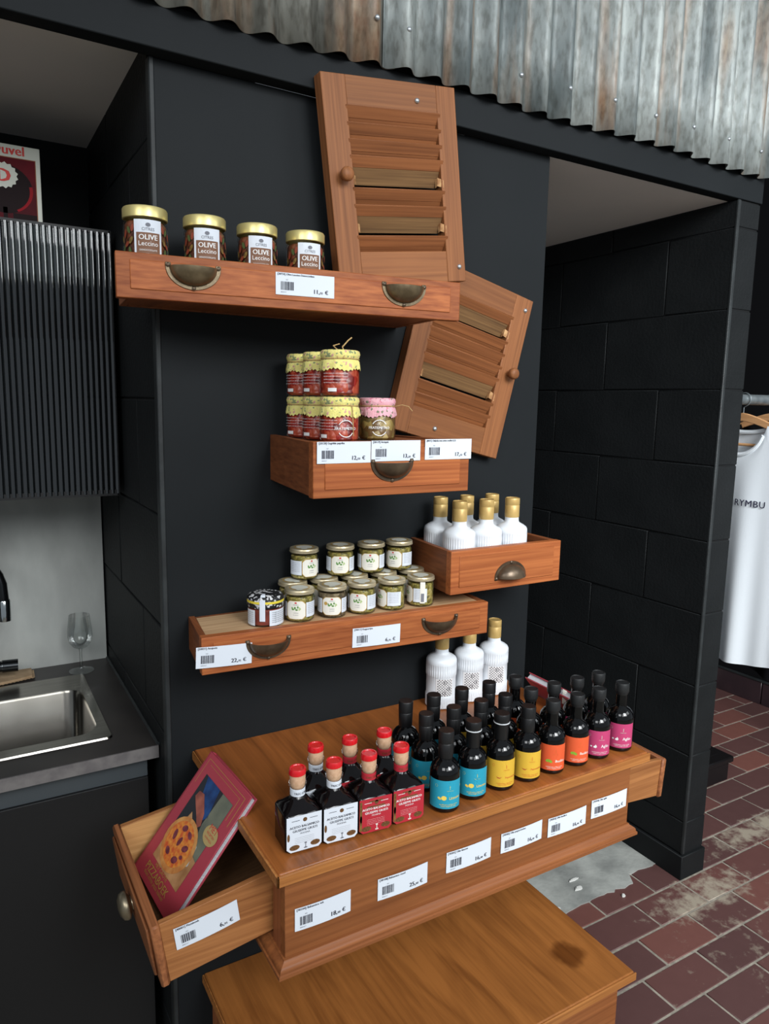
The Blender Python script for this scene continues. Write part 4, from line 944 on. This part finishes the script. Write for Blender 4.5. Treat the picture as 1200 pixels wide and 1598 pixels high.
# ------------------------------------------------------------------ square balsamic bottles
def balsamic(colour):
    t = thing('balsamic_bottle', '', 'bottle', group='square vinegar bottles sealed with red wax')
    hw = .0300; ch = .006
    def ring(h, z, c):
        return [(-h + c, -h, z), (h - c, -h, z), (h, -h + c, z), (h, h - c, z), (h - c, h, z), (-h + c, h, z), (-h, h - c, z), (-h, -h + c, z)]
    levels = [(hw - .003, 0, ch - .001), (hw, .003, ch), (hw, .060, ch), (hw - .002, .064, ch), (hw * .62, .073, .011), (.0125, .0785, .0072), (.0108, .082, .0062)]
    vs = []; fs = []
    for h, z, c in levels: vs += ring(h, z, c)
    for k in range(len(levels) - 1):
        for i in range(8): fs.append((k * 8 + i, k * 8 + (i + 1) % 8, (k + 1) * 8 + (i + 1) % 8, (k + 1) * 8 + i))
    fs.append(list(range(8))[::-1])
    mb = MB().add(vs, fs); mb.lathe([(.0105, .080), (.0102, .100)], 24)
    b = obj('body', mb, 'balsamglass', t); bevel(b, .0012)
    obj('neck_band', MB().lathe([(.0112, .0822), (.0122, .0826), (.0122, .0935), (.0112, .0940)], 28), 'paper' if colour == 'white' else 'lbl_red', t)
    obj('neck_print', join(*[wrap(fit('TREC\u00b7STRO', .026, bold=.02), (.0125), a, .0860) for a in (.2,)]), 'ink' if colour == 'white' else 'lbl_gold', t)
    obj('collar', MB().lathe([(.0110, .0940), (.0130, .0965), (.0148, .1005), (.0151, .1025), (.0142, .1040), (.0128, .1042)], 28), 'glass', t)
    ck = obj('cork', MB().lathe([(.0098, .092), (.0118, .0990), (.0126, .1042), (.0127, .1215), (0, .1225)], 24), 'cork', t)
    def dr(rr, z, a): return rr + (.0006 * sin(3 * a + 1) if z < .122 else 0)
    wx = MB().lathe([(.0129, .1175), (.0137, .1180), (.0138, .1240), (.0126, .1266), (.0102, .1266), (.0092, .1252), (0, .1252)], 30, flute=dr)
    wx.v = [(x, y, z - (.0020 * (.5 + .5 * sin(2 * atan2(y, x) + .6)) if z < .120 else 0)) for x, y, z in wx.v]
    obj('wax_seal', wx, 'wax', ck)
    # front label with a turned-over strip on the left side
    y0 = -hw - .0005; base = 'paper' if colour == 'white' else 'lbl_red'; ink = 'ink' if colour == 'white' else 'whiteprint'
    lb = obj('label', MB().poly([(-hw + .007, y0, .003), (hw - .006, y0, .003), (hw - .001, y0, .008), (hw - .001, y0, .0625), (-hw + .0005, y0, .0625), (-hw + .0005, y0, .009)]), base, t)
    y1 = y0 - .0003
    tx = [shift(fit('ACETO BALSAMICO', .049, bold=.03), 0, y1, .0425), shift(fit('GIUSEPPE GIUSTI', .041, bold=.02), .001, y1, .0360), shift(fit('MODENA', .016), .001, y1, .0312)]
    for k in range(4): tx.append(rect(-.016, .016, .0255 - k * .0028, .0257 - k * .0028, y1))
    tx += [shift(rect(-.021, -.008, .0545, .0553), 0, y1), shift(rect(.009, .022, .0545, .0553), 0, y1)]
    obj('label_text', join(*tx), ink, lb)
    med = 'lbl_gold'
    obj('medal_print', join(shift(ellipse(.001, 0, .0035, .0035, 14), 0, y1, .0545), shift(ellipse(-.0165, 0, .0085, .0045, 16), 0, y1, .0105), shift(ellipse(.0180, 0, .0080, .0045, 16), 0, y1, .0115), shift(ellipse(-.0265, 0, .0022, .0065, 12), 0, y1, .0290)), med, lb)
    obj('emblem_print', join(shift(ellipse(.002, 0, .0032, .0012, 10), 0, y1, .0068), rect(.0014, .0026, .007, .014, y1), shift(ellipse(.002, 0, .0022, .0014, 10), 0, y1, .0148)), 'inkgrey' if colour == 'white' else 'creampaper', lb)
    obj('label_strip', MB().poly([(-hw + .0012, y1, .008), (-hw + .0052, y1, .008), (-hw + .0052, y1, .059), (-hw + .0012, y1, .059)]), 'lbl_goldstrip' if colour == 'red' else 'inkgrey' , lb) if colour == 'red' else None
    if colour == 'red':
        obj('scroll_print', join(shift(rect(-.012, .012, .0555, .0580), 0, y1), shift(rect(-.016, .016, .0465, .0490), 0, y1)), 'lbl_gold', lb)
    return t
bw, br = balsamic('white'), balsamic('red')
pl = [(bw, .4355, .9905, -3, 'square vinegar bottle with white label at the front left corner of the chest'), (bw, .4975, .985, -4, 'square vinegar bottle with white label, second in the front row'), (bw, .494, 1.0475, -3, 'square vinegar bottle with white neck band, standing in the back row'),
      (br, .5595, .980, -5, 'square vinegar bottle with red label, left of the two in front'), (br, .6215, .9785, -3, 'square vinegar bottle with red label, beside the turquoise-labelled oil bottle'), (br, .5575, 1.0445, -2, 'square vinegar bottle with red neck band, behind the left red label'), (br, .6245, 1.0405, -2, 'square vinegar bottle with red neck band, behind the right red label')]
u_ = set()
for pb, x, y, a, lab in pl:
    if pb not in u_: u_.add(pb); pb.location = (x, y, OZ); pb.rotation_euler = (0, 0, R(a)); pb['label'] = lab
    else: dup(pb, (x, y, OZ), R(a), lab)

# ------------------------------------------------------------------ cookbooks
def cookbook(label, O, e1, e2, w, h, th=.016, cover=True):
    """O lower left corner of the front cover, e1 to the right, e2 up the cover; pages lie behind"""
    e1 = Vector(e1).normalized(); e2 = Vector(e2); e2 = (e2 - e1 * e2.dot(e1)).normalized(); nrm = e1.cross(e2)     # out of the front cover
    mt = Matrix((e1, -nrm, e2)).transposed().to_4x4(); mt.translation = O
    t = thing('cookbook', label, 'book', O, 0, 'red cookbooks'); t.matrix_world = mt
    c = MB().box(0, w, 0, .0028, 0, h, .0006); c.box(0, w, th - .0028, th, 0, h, .0006); c.box(-.001, .003, 0, th, 0, h, .0006)
    obj('cover', c, 'bookred', t)
    pg = MB().box(0, w - .005, 0, th - .0056, .003, h - .004); pgo = obj('page_block', pg.map(lambda p: (p.x, p.z * 0 + p.y, p.z)), None, t, (0.002, .0028, 0))
    pm = M['pages']; pgo.data.materials.append(pm)
    if cover:
        y = -.0003; y1 = -.0006; y2 = -.0009; y3 = -.0012; y4 = -.0015
        pic = obj('cover_photo', rect(w * .17, w * .83, h * .17, h * .86, y), 'photodark', t)
        def lay(name, pts, m, yy): return obj(name, MB().poly([(a * w, yy, b * h) for a, b in pts]), m, pic)
        lay('photo_board', [(.17, .17), (.83, .17), (.83, .40), (.60, .44), (.40, .44), (.17, .40)], 'photoboard', y1)
        lay('photo_apron', [(.60, .86), (.83, .86), (.83, .40), (.66, .42), (.58, .60)], 'photogrey', y1)
        lay('photo_sleeve', [(.22, .86), (.52, .86), (.60, .66), (.50, .58), (.36, .66)], 'photoblue', y1)
        lay('photo_hand', [(.24, .74), (.34, .75), (.52, .66), (.58, .585), (.54, .55), (.44, .60), (.30, .655), (.22, .69)], 'photoskin', y2)
        lay('photo_peel', [(.47, .56), (.54, .545), (.72, .47), (.76, .34), (.66, .28), (.50, .40)], 'photosteel', y2)
        lay('photo_tip', [(.33, .60), (.40, .565), (.31, .54)], 'photoboard', y2)
        def el(name, cx_, cz_, rx, rz, m, yy, n=28, rot=0.):
            return obj(name, shift(ellipse(cx_ * w, cz_ * h, rx * w, rz * h, n, 0, rot), 0, yy), m, pic)
        el('photo_crust', .45, .375, .30, .195, 'crust', y3); el('photo_topping', .445, .378, .245, .160, 'cheese', y4)
        ham = MB()
        for (a, b, ra, rb, q) in ((.40, .485, .05, .024, .4), (.53, .48, .05, .02, -.3), (.31, .40, .032, .04, .3), (.44, .395, .03, .038, -.2), (.58, .395, .055, .024, .5), (.35, .285, .05, .022, -.3), (.53, .285, .055, .026, .4), (.60, .335, .03, .015, .2)):
            e_ = shift(ellipse(a * w, b * h, ra * w, rb * h, 9, 0, q), 0, y4 - .0003); ham.add(e_.v, e_.f)
        obj('photo_ham', ham, 'meat', pic)
        sl = obj('gold_seal', shift(ellipse(w * .80, h * .60, w * .13, h * .068, 26), 0, y3), 'foil', t)
        obj('seal_text', join(*[shift(fit(s_, w * .15), w * .80, y4, h * z_) for s_, z_ in (('MET', .625), ('RECEPTEN', .595), ('VOOR PIZZA', .565))]), 'redprint', sl)
        obj('title_text', join(shift(fit('PIZZABOEK', w * .56, bold=.02), w * .46, y1, h * .075), shift(fit('thuis echte pizza bakken', w * .52), w * .46, y1, h * .045), shift(fit('HET GROTE', w * .3), w * .46, y2, h * .142)), 'goldline', t)
        fr = MB()
        for a0, a1, b0, b1 in ((.07, .93, .955, .958), (.93, .937, .73, .958), (.065, .07, .75, .958), (.14, .86, .925, .927), (.86, .866, .75, .927)):
            q_ = rect(a0 * w, a1 * w, b0 * h, b1 * h, y); fr.add(q_.v, q_.f)
        obj('gold_line', fr, 'goldline', t)
    return t
BL, BR_, TL_, TR_ = Vector((.238, 1.267, .655)), Vector((.261, 1.097, .655)), Vector((.386, 1.267, .845)), Vector((.397, 1.097, .822))
BL = Vector((.2335, 1.264, .660))
cookbook('red pizza cookbook leaning in the pulled-out drawer at lower left', BL, (BR_ - Vector((.238, 1.267, .655))) + (TR_ - TL_), (Vector((.150, 0, .192)) + Vector((.136, 0, .168))), .172, .236, .0145)
cookbook('red book leaning behind the oil bottles at the right end', Vector((1.322, 1.085, .672)), (0, 1, .0), (-.16, 0, .19), .172, .252, .018, False)
sp = obj('paper_slip', MB().grid(lambda u, v: (1.150 + .045 * u, 1.135 - .03 * u, .868 - .03 * u - .035 * (1 - v)), 3, 2), 'creampaper'); md = sp.modifiers.new('t', 'SOLIDIFY'); md.thickness = .001
tag(sp, 'small cream paper slip propped against the red book behind the bottles', 'paper')

# ------------------------------------------------------------------ kitchen niche
struct('wall_backsplash', MB().box(-1.6, XS - .004, 2.022, 2.05, .79, 1.40), 'backsplash', 'light grey stone-look backsplash panel')
CT = .795
wt = thing('worktop', 'dark slate worktop with grey front edge around the steel sink', 'worktop')
sx0, sx1, sy0, sy1 = -.42, .241, 1.522, 1.912
wm = MB(); wm.box(-1.6, sx0, 1.441, 2.022, CT - .026, CT); wm.box(sx1, XS - .003, 1.441, 2.022, CT - .026, CT); wm.box(sx0, sx1, 1.441, sy0, CT - .026, CT); wm.box(sx0, sx1, sy1, 2.022, CT - .026, CT)
obj('top_board', wm, 'worktop', wt); obj('front_edge', MB().box(-1.6, XS - .003, 1.438, 1.441, CT - .0265, CT - .0005), 'worktop_edge', wt)
obj('sealant', MB().tube([(XS - .003, 1.443, CT + .001), (XS - .003, 2.02, CT + .001)], .004, 8), 'bead', wt)
def rrect(x0, x1, y0, y1, r, z, n=6):
    pts = []
    for cx_, cy_, a0 in ((x1 - r, y0 + r, -pi / 2), (x1 - r, y1 - r, 0), (x0 + r, y1 - r, pi / 2), (x0 + r, y0 + r, pi)):
        for k in range(n + 1):
            a = a0 + pi / 2 * k / n; pts.append((cx_ + r * cos(a), cy_ + r * sin(a), z))
    return pts
sk = thing('kitchen_sink', 'stainless steel sink with rounded bowl set in the worktop', 'sink', (0, 0, 0))
rings = [rrect(sx0 - .006, .247, 1.514, 1.919, .012, CT + .0005), rrect(sx0 - .004, .245, 1.516, 1.917, .011, CT + .004), rrect(sx0 + .02, .226, 1.553, 1.826, .045, CT + .003), rrect(sx0 + .024, .222, 1.557, 1.822, .042, CT - .003), rrect(sx0 + .026, .218, 1.562, 1.817, .040, CT - .13), rrect(sx0 + .036, .206, 1.574, 1.805, .035, CT - .15), rrect(sx0 + .10, .12, 1.64, 1.74, .02, CT - .155)]
n = len(rings[0]); vs = [p for r_ in rings for p in r_]; fs = []
for k in range(len(rings) - 1):
    for i in range(n): fs.append((k * n + i, k * n + (i + 1) % n, (k + 1) * n + (i + 1) % n, (k + 1) * n + i))
fs.append([(len(rings) - 1) * n + i for i in range(n)])
obj('bowl', MB().add(vs, fs, True), 'steel', sk)
obj('overflow', MB().box(.008, .034, 1.8185, 1.821, CT - .040, CT - .026, .001), 'tapchrome', sk)
obj('drain', MB().lathe([(.045, -.1545), (.045, -.151), (.038, -.150), (.030, -.153), (0, -.153)], 28, (-.1, 1.69, CT)), 'tapchrome', sk)
bc = thing('base_cabinet', 'matt black base cabinet under the sink with grey grip rail', 'cabinet')
obj('body', MB().box(-1.6, XS - .022, 1.475, 2.02, .08, CT - .18), 'cabblack', bc); obj('plinth', MB().box(-1.6, XS - .022, 1.52, 1.60, 0, .08), 'cabblack', bc)
obj('end_panel', MB().box(XS - .040, XS - .022, 1.475, 2.02, .08, CT - .028), 'cabblack', bc)
obj('grip_rail', MB().box(-1.6, XS - .022, 1.462, 1.470, CT - .072, CT - .028), 'cabgrey', bc)
for k in range(3):
    x1 = XS - .022 - k * .6; bevel(obj('door', MB().box(x1 - .597, x1, 1.456, 1.474, .10, CT - .073), 'cabblack', bc), .001)
# tap
tp = thing('kitchen_tap', 'gunmetal gooseneck kitchen tap at the left picture edge', 'tap', (-.05, 1.955, CT))
obj('base', MB().lathe([(.026, 0), (.026, .006), (.023, .010), (.023, .085), (.019, .095), (.0125, .10), (.0125, .24)], 24), 'tapblack', tp)
sp_ = [(0, 0, .24)] + [(.062 - .062 * cos(a), -.027 * (1 - cos(a)), .24 + .085 * sin(a)) for a in [pi * k / 12 for k in range(1, 12)]] + [(.124, -.055, .225), (.125, -.055, .178)]
obj('spout', MB().tube(sp_, .0125, 14), 'tapblack', tp); obj('nozzle', MB().lathe([(.0115, 0), (.0135, .001), (.0138, .05), (.0125, .052)], 20, (.1252, -.055, .172)), 'tapchrome', tp)
lv_ = obj('lever', MB().tube([(.02, 0, .045), (.115, -.005, .043)], .0135, 18), 'tapblack', tp); obj('lever_cap', MB().tube([(.115, -.005, .043), (.150, -.007, .042)], .0155, 18), 'tapblack', tp); obj('lever_ring', MB().tube([(.114, -.005, .043), (.117, -.005, .043)], .0150, 18), 'tapchrome', tp)
# paper bag scrap with pinked edge
bp_ = MB(); pts = [(-.12, 0), (-.12, .055)]; 
pts = [(.138, 1.998), (-.02, 1.998), (-.02, 1.905)]
k = 0
while k < 38: pts.append((-.02 + .160 * k / 38, 1.905 + .036 * k / 38 + (.0035 if k % 2 else 0))); k += 1
bp_.prism([(x, y) for x, y in pts], 0, .0012); bp_.prism([(x * .96, y + .004) for x, y in pts[:3]] + [(.13, 1.945)], .0012, .006)
tag(obj('paper_bag', bp_, 'brownpaper', None, (0, 0, CT + .0045)), 'flat brown paper bag with pinked edge beside the sink', 'paper bag')
# wine glass
wg = thing('wine_glass', 'clear stemmed wine glass on the worktop behind the sink', 'glass', (.246, 1.950, CT + .0005))
obj('foot', MB().lathe([(0, 0), (.030, 0), (.0305, .001), (.020, .0035), (.007, .007), (.0042, .012)], 32), 'wineglass', wg)
obj('stem', MB().lathe([(.0042, .012), (.0036, .03), (.0036, .052), (.0050, .060)], 20), 'wineglass', wg)
obj('bowl', MB().lathe([(0, .059), (.006, .060), (.018, .066), (.027, .078), (.0305, .094), (.0298, .112), (.0272, .134), (.0255, .150)], 36), 'wineglass', wg)
# wall cupboard with reeded glass door
CY, CX, CZ0, CZ1 = 1.700, .306, 1.284, 1.852
cb = thing('kitchen_wall_cabinet', 'black wall cabinet with reeded smoked glass door', 'cabinet', (0, 0, 0))
ca = MB(); ca.box(CX - .016, CX, CY + .022, 2.048, CZ0, CZ1); ca.box(-.55, CX - .016, CY + .022, 2.048, CZ0, CZ0 + .016); ca.box(-.55, CX - .016, CY + .022, 2.048, CZ1 - .016, CZ1); ca.box(-.55, CX - .016, 2.040, 2.048, CZ0, CZ1); ca.box(-.566, -.55, CY + .022, 2.048, CZ0, CZ1)
obj('carcass', ca, 'cabblack', cb)
obj('shelf', MB().box(-.55, CX - .017, CY + .05, 2.039, 1.568, 1.574), 'shelfglass', cb)
RP = .01165
def rib(u, v):
    x = -.294 + (CX + .004 + .294) * u; return (x, CY - .0030 * abs(sin(pi * x / RP)) ** .8, CZ0 + .004 + (CZ1 - CZ0 - .008) * v)
dg_ = MB().grid(rib, 624, 1, True); dg_.box(-.294, CX + .004, CY + .001, CY + .004, CZ0 + .004, CZ1 - .004)
dr_ = obj('door_glass', dg_, 'reeded', cb)
fr_ = MB(); fr_.box(-.294, CX + .004, CY - .002, CY + .018, CZ1 - .007, CZ1 + .001); fr_.box(-.294, CX + .004, CY - .002, CY + .018, CZ0 - .001, CZ0 + .012); fr_.box(CX + .0005, CX + .005, CY - .002, CY + .018, CZ0, CZ1); fr_.box(-.299, -.294, CY - .002, CY + .018, CZ0, CZ1)
obj('door_frame', fr_, 'cabblack', dr_)
for i, x in enumerate((-.02, .06)):
    tg = tag(obj('tumbler', MB().lathe([(0, 0), (.026, 0), (.030, .09), (.0285, .09), (.025, .004), (0, .004)], 24, (x, CY + .16, 1.5745)), 'wineglass'), ['glass tumbler on the cabinet shelf, left one behind the reeded glass', 'glass tumbler on the cabinet shelf, right one behind the reeded glass'][i], 'glass', 'tumblers in the wall cabinet')
# printed beer gift box
bx = thing('beer_gift_box', 'white and dark red beer glass gift box on the wall cabinet', 'box', (.115, 1.79, CZ1 + .0005))
hw = .069; y0 = -.05
obj('carton', MB().box(-hw, hw, y0, .05, 0, .153, .0008), 'cardwhite', bx)
pc = obj('picture', rect(-.059, .059, .008, .127, y0 - .0004), 'cardred', bx)
obj('picture_edge', rect(-.0605, .0605, .0065, .1285, y0 - .0002), 'cardedge', pc)
obj('glass_print', join(shift(ellipse(0, .066, .053, .048, 30), 0, y0 - .0007), shift(rect(-.004, .004, .008, .03), 0, y0 - .0007)), 'cardblack', pc)
obj('rim_print', MB().poly([(.053 * cos(a), y0 - .0009, .066 + .048 * sin(a)) for a in [-1.1 + 1.3 * k / 12 for k in range(13)]] + [(.047 * cos(a), y0 - .0009, .066 + .044 * sin(a)) for a in [.2 - 1.3 * k / 12 for k in range(13)]]), 'cardbrim', pc)
obj('floor_print', join(rect(-.059, -.014, .008, .020, y0 - .0006), rect(.014, .059, .008, .020, y0 - .0006)), 'cardblack', pc)
gr = MB().poly([((.0235 + .0035 * (k % 2)) * cos(2 * pi * k / 30), y0 - .0010, .092 + (.0225 + .0035 * (k % 2)) * sin(2 * pi * k / 30)) for k in range(30)])
obj('emblem_ring', gr, 'cardwhite', pc)
obj('emblem_letter', join(shift(text('D', .036, bold=.05), 0, y0 - .0013, .0795)), 'cardbrightred', pc)
obj('brand_text', shift(fit('Duvel', .060, bold=.03), .010, y0 - .0006, .1335), 'cardbrightred', bx)

# ------------------------------------------------------------------ clothes rail beyond the partition
RY, RZ = 1.498, 1.534
rk = thing('clothes_rail', 'grey galvanised clothes rail behind the partition', 'rail', (2.6, RY, 0))
obj('tube', MB().tube([(2.12 - 2.6, 0, RZ), (3.498 - 2.6, 0, RZ)], .0175, 20), 'galv', rk)
obj('wall_flange', MB().tube([(3.488 - 2.6, 0, RZ), (3.4985 - 2.6, 0, RZ)], .04, 20), 'galv', rk)
obj('post', MB().tube([(.52, 0, 0), (.52, 0, RZ)], .0175, 16), 'galv', rk)
def hanger(label, x, tilt=0.):
    t = thing('wooden_hanger', label, 'hanger', (x, RY, 1.43), tilt, 'wooden hangers on the rail')
    hk = [(0, 0, .045), (0, 0, .078)] + [(0, -.0225 * sin(a) , .104 - .0225 * cos(a) ) for a in [pi * .15 + pi * 1.15 * k / 10 for k in range(11)]]
    obj('hook', MB().tube([(0, p[1], p[2]) for p in hk], .0018, 8), 'galv', t)
    mb = MB(); n = 12; rows_ = []
    for k in range(-n, n + 1):
        u = k / n; yy = .215 * u; zz = .05 - .085 * abs(u) ** 1.35; hh = .017 - .007 * abs(u)
        rows_.append([(-.006, yy, zz - hh), (.006, yy, zz - hh), (.006, yy, zz + hh * .6), (-.006, yy, zz + hh * .6)])
    vs = [p for r_ in rows_ for p in r_]; fs = [[0, 3, 2, 1], [len(vs) - 4, len(vs) - 3, len(vs) - 2, len(vs) - 1]]
    for k in range(len(rows_) - 1):
        for i in range(4): fs.append((k * 4 + i, k * 4 + (i + 1) % 4, (k + 1) * 4 + (i + 1) % 4, (k + 1) * 4 + i))
    bevel(obj('shoulder', mb.add(vs, fs), 'hangerwood', t), .002); obj('bar', MB().tube([(0, -.17, -.045), (0, .17, -.045)], .005, 10), 'hangerwood', t)
    return t
def tee(label, x, m, seed, zh, txt=None):
    """a T-shirt hanging in the y-z plane, front towards -x; a closed shell with folds"""
    t = thing('t_shirt', label, 't-shirt', (x, RY, 0), 0, 't-shirts on the rail')
    hwid = .265; zs = 1.475
    def top(y, front):
        sh_ = zs - .085 * (abs(y) / .215) ** 1.35 + .004
        nk = .092
        if abs(y) < nk:
            q = sqrt(max(0, 1 - (y / nk) ** 2)); base = zs - .085 * (nk / .215) ** 1.35 + .004
            return base - (.095 if front else .022) * q
        return sh_
    def f(front):
        sg = -1 if front else 1
        def g(u, v):
            y = -hwid + 2 * hwid * u
            zt = top(y, front); z = zh + (zt - zh) * v
            d = (1 - (y / hwid) ** 2)
            fold = .010 * sin(y * 34 + seed) * (1 - v) ** .7 + .006 * sin(y * 61 + seed * 2) * (1 - v)
            xx = sg * (.016 * d ** .5 + .004) + fold
            z -= .018 * (1 - v) * sin(y * 10 + seed + 1.2)
            return (xx if v < .97 else sg * (.012 * d ** .5 + .002), y, z)
        return g
    mb = MB().grid(f(True), 60, 30); b2 = MB().grid(f(False), 60, 30); b2.f = [q[::-1] for q in b2.f]; mb.add(b2.v, b2.f, True)
    obj('body', mb, m, t)
    for s_ in (-1, 1):
        sl = MB(); a = Vector((0, s_ * .205, zs - .082)); b_ = Vector((0, s_ * .300, zs - .29)); n = 14
        sl.tube([a, a.lerp(b_, .5), b_], [.055, .075, .085], 14, True, False); sl.map(lambda p: (p.x * .28, p.y, p.z)); obj('sleeve', sl, m, t)
    pts = [(-(.0165 * (1 - (y / hwid) ** 2) ** .5), y, top(y, True) - .006) for y in [-.088 + .176 * k / 24 for k in range(25)]]
    pts2 = [((.0145 * (1 - (y / hwid) ** 2) ** .5), y, top(y, False) - .004) for y in [-.088 + .176 * k / 24 for k in range(25)]]
    obj('collar', MB().tube(pts, .0075, 8).add(*(lambda q: (q.v, q.f, True))(MB().tube(pts2, .0075, 8))), m, t)
    if txt:
        tb = fit(txt, .104, bold=.015, space=1.1, maxh=.033); yc = .066; zc_ = 1.183
        def pf(p):
            y = -p.x - yc + .0; z = zc_ + p.z
            u = (y + hwid) / (2 * hwid); zt = top(y, True); v = (z - zh) / (zt - zh)
            return (f(True)(u, v)[0] - .0038, y, z)
        obj('print_text', tb.map(pf), 'teeprint', t)
    return t
tee('white cotton t-shirt printed RYMBU hanging beyond the partition', 2.275, 'teewhite', .4, .655, 'RYMBU')
hanger('pale wooden hanger inside the white t-shirt', 2.275)
tee('black t-shirt hanging behind the white one', 2.43, 'teeblack', 2.0, .58)
hanger('pale wooden hanger of the black t-shirt', 2.43)
# lidded storage box on the floor
sb = thing('storage_box', 'low black plastic lidded box on the tiles behind the partition', 'box', (2.49, 1.80, .0005))
obj('tub', MB().box(-.20, .128, -.155, .15, .012, .092, .006), 'boxplastic', sb); obj('lid', MB().box(-.21, .140, -.166, .16, .092, .118, .005), 'boxplastic', sb)
obj('lid_recess', MB().box(-.17, .10, -.12, .12, .116, .1192, .001), 'boxplastic', sb)
for x in (-.15, .10):
    for y in (-.13, .12): obj('castor', MB().tube([(x - .008, y, .012), (x + .008, y, .012)], .0115, 12), 'boxplastic', sb)
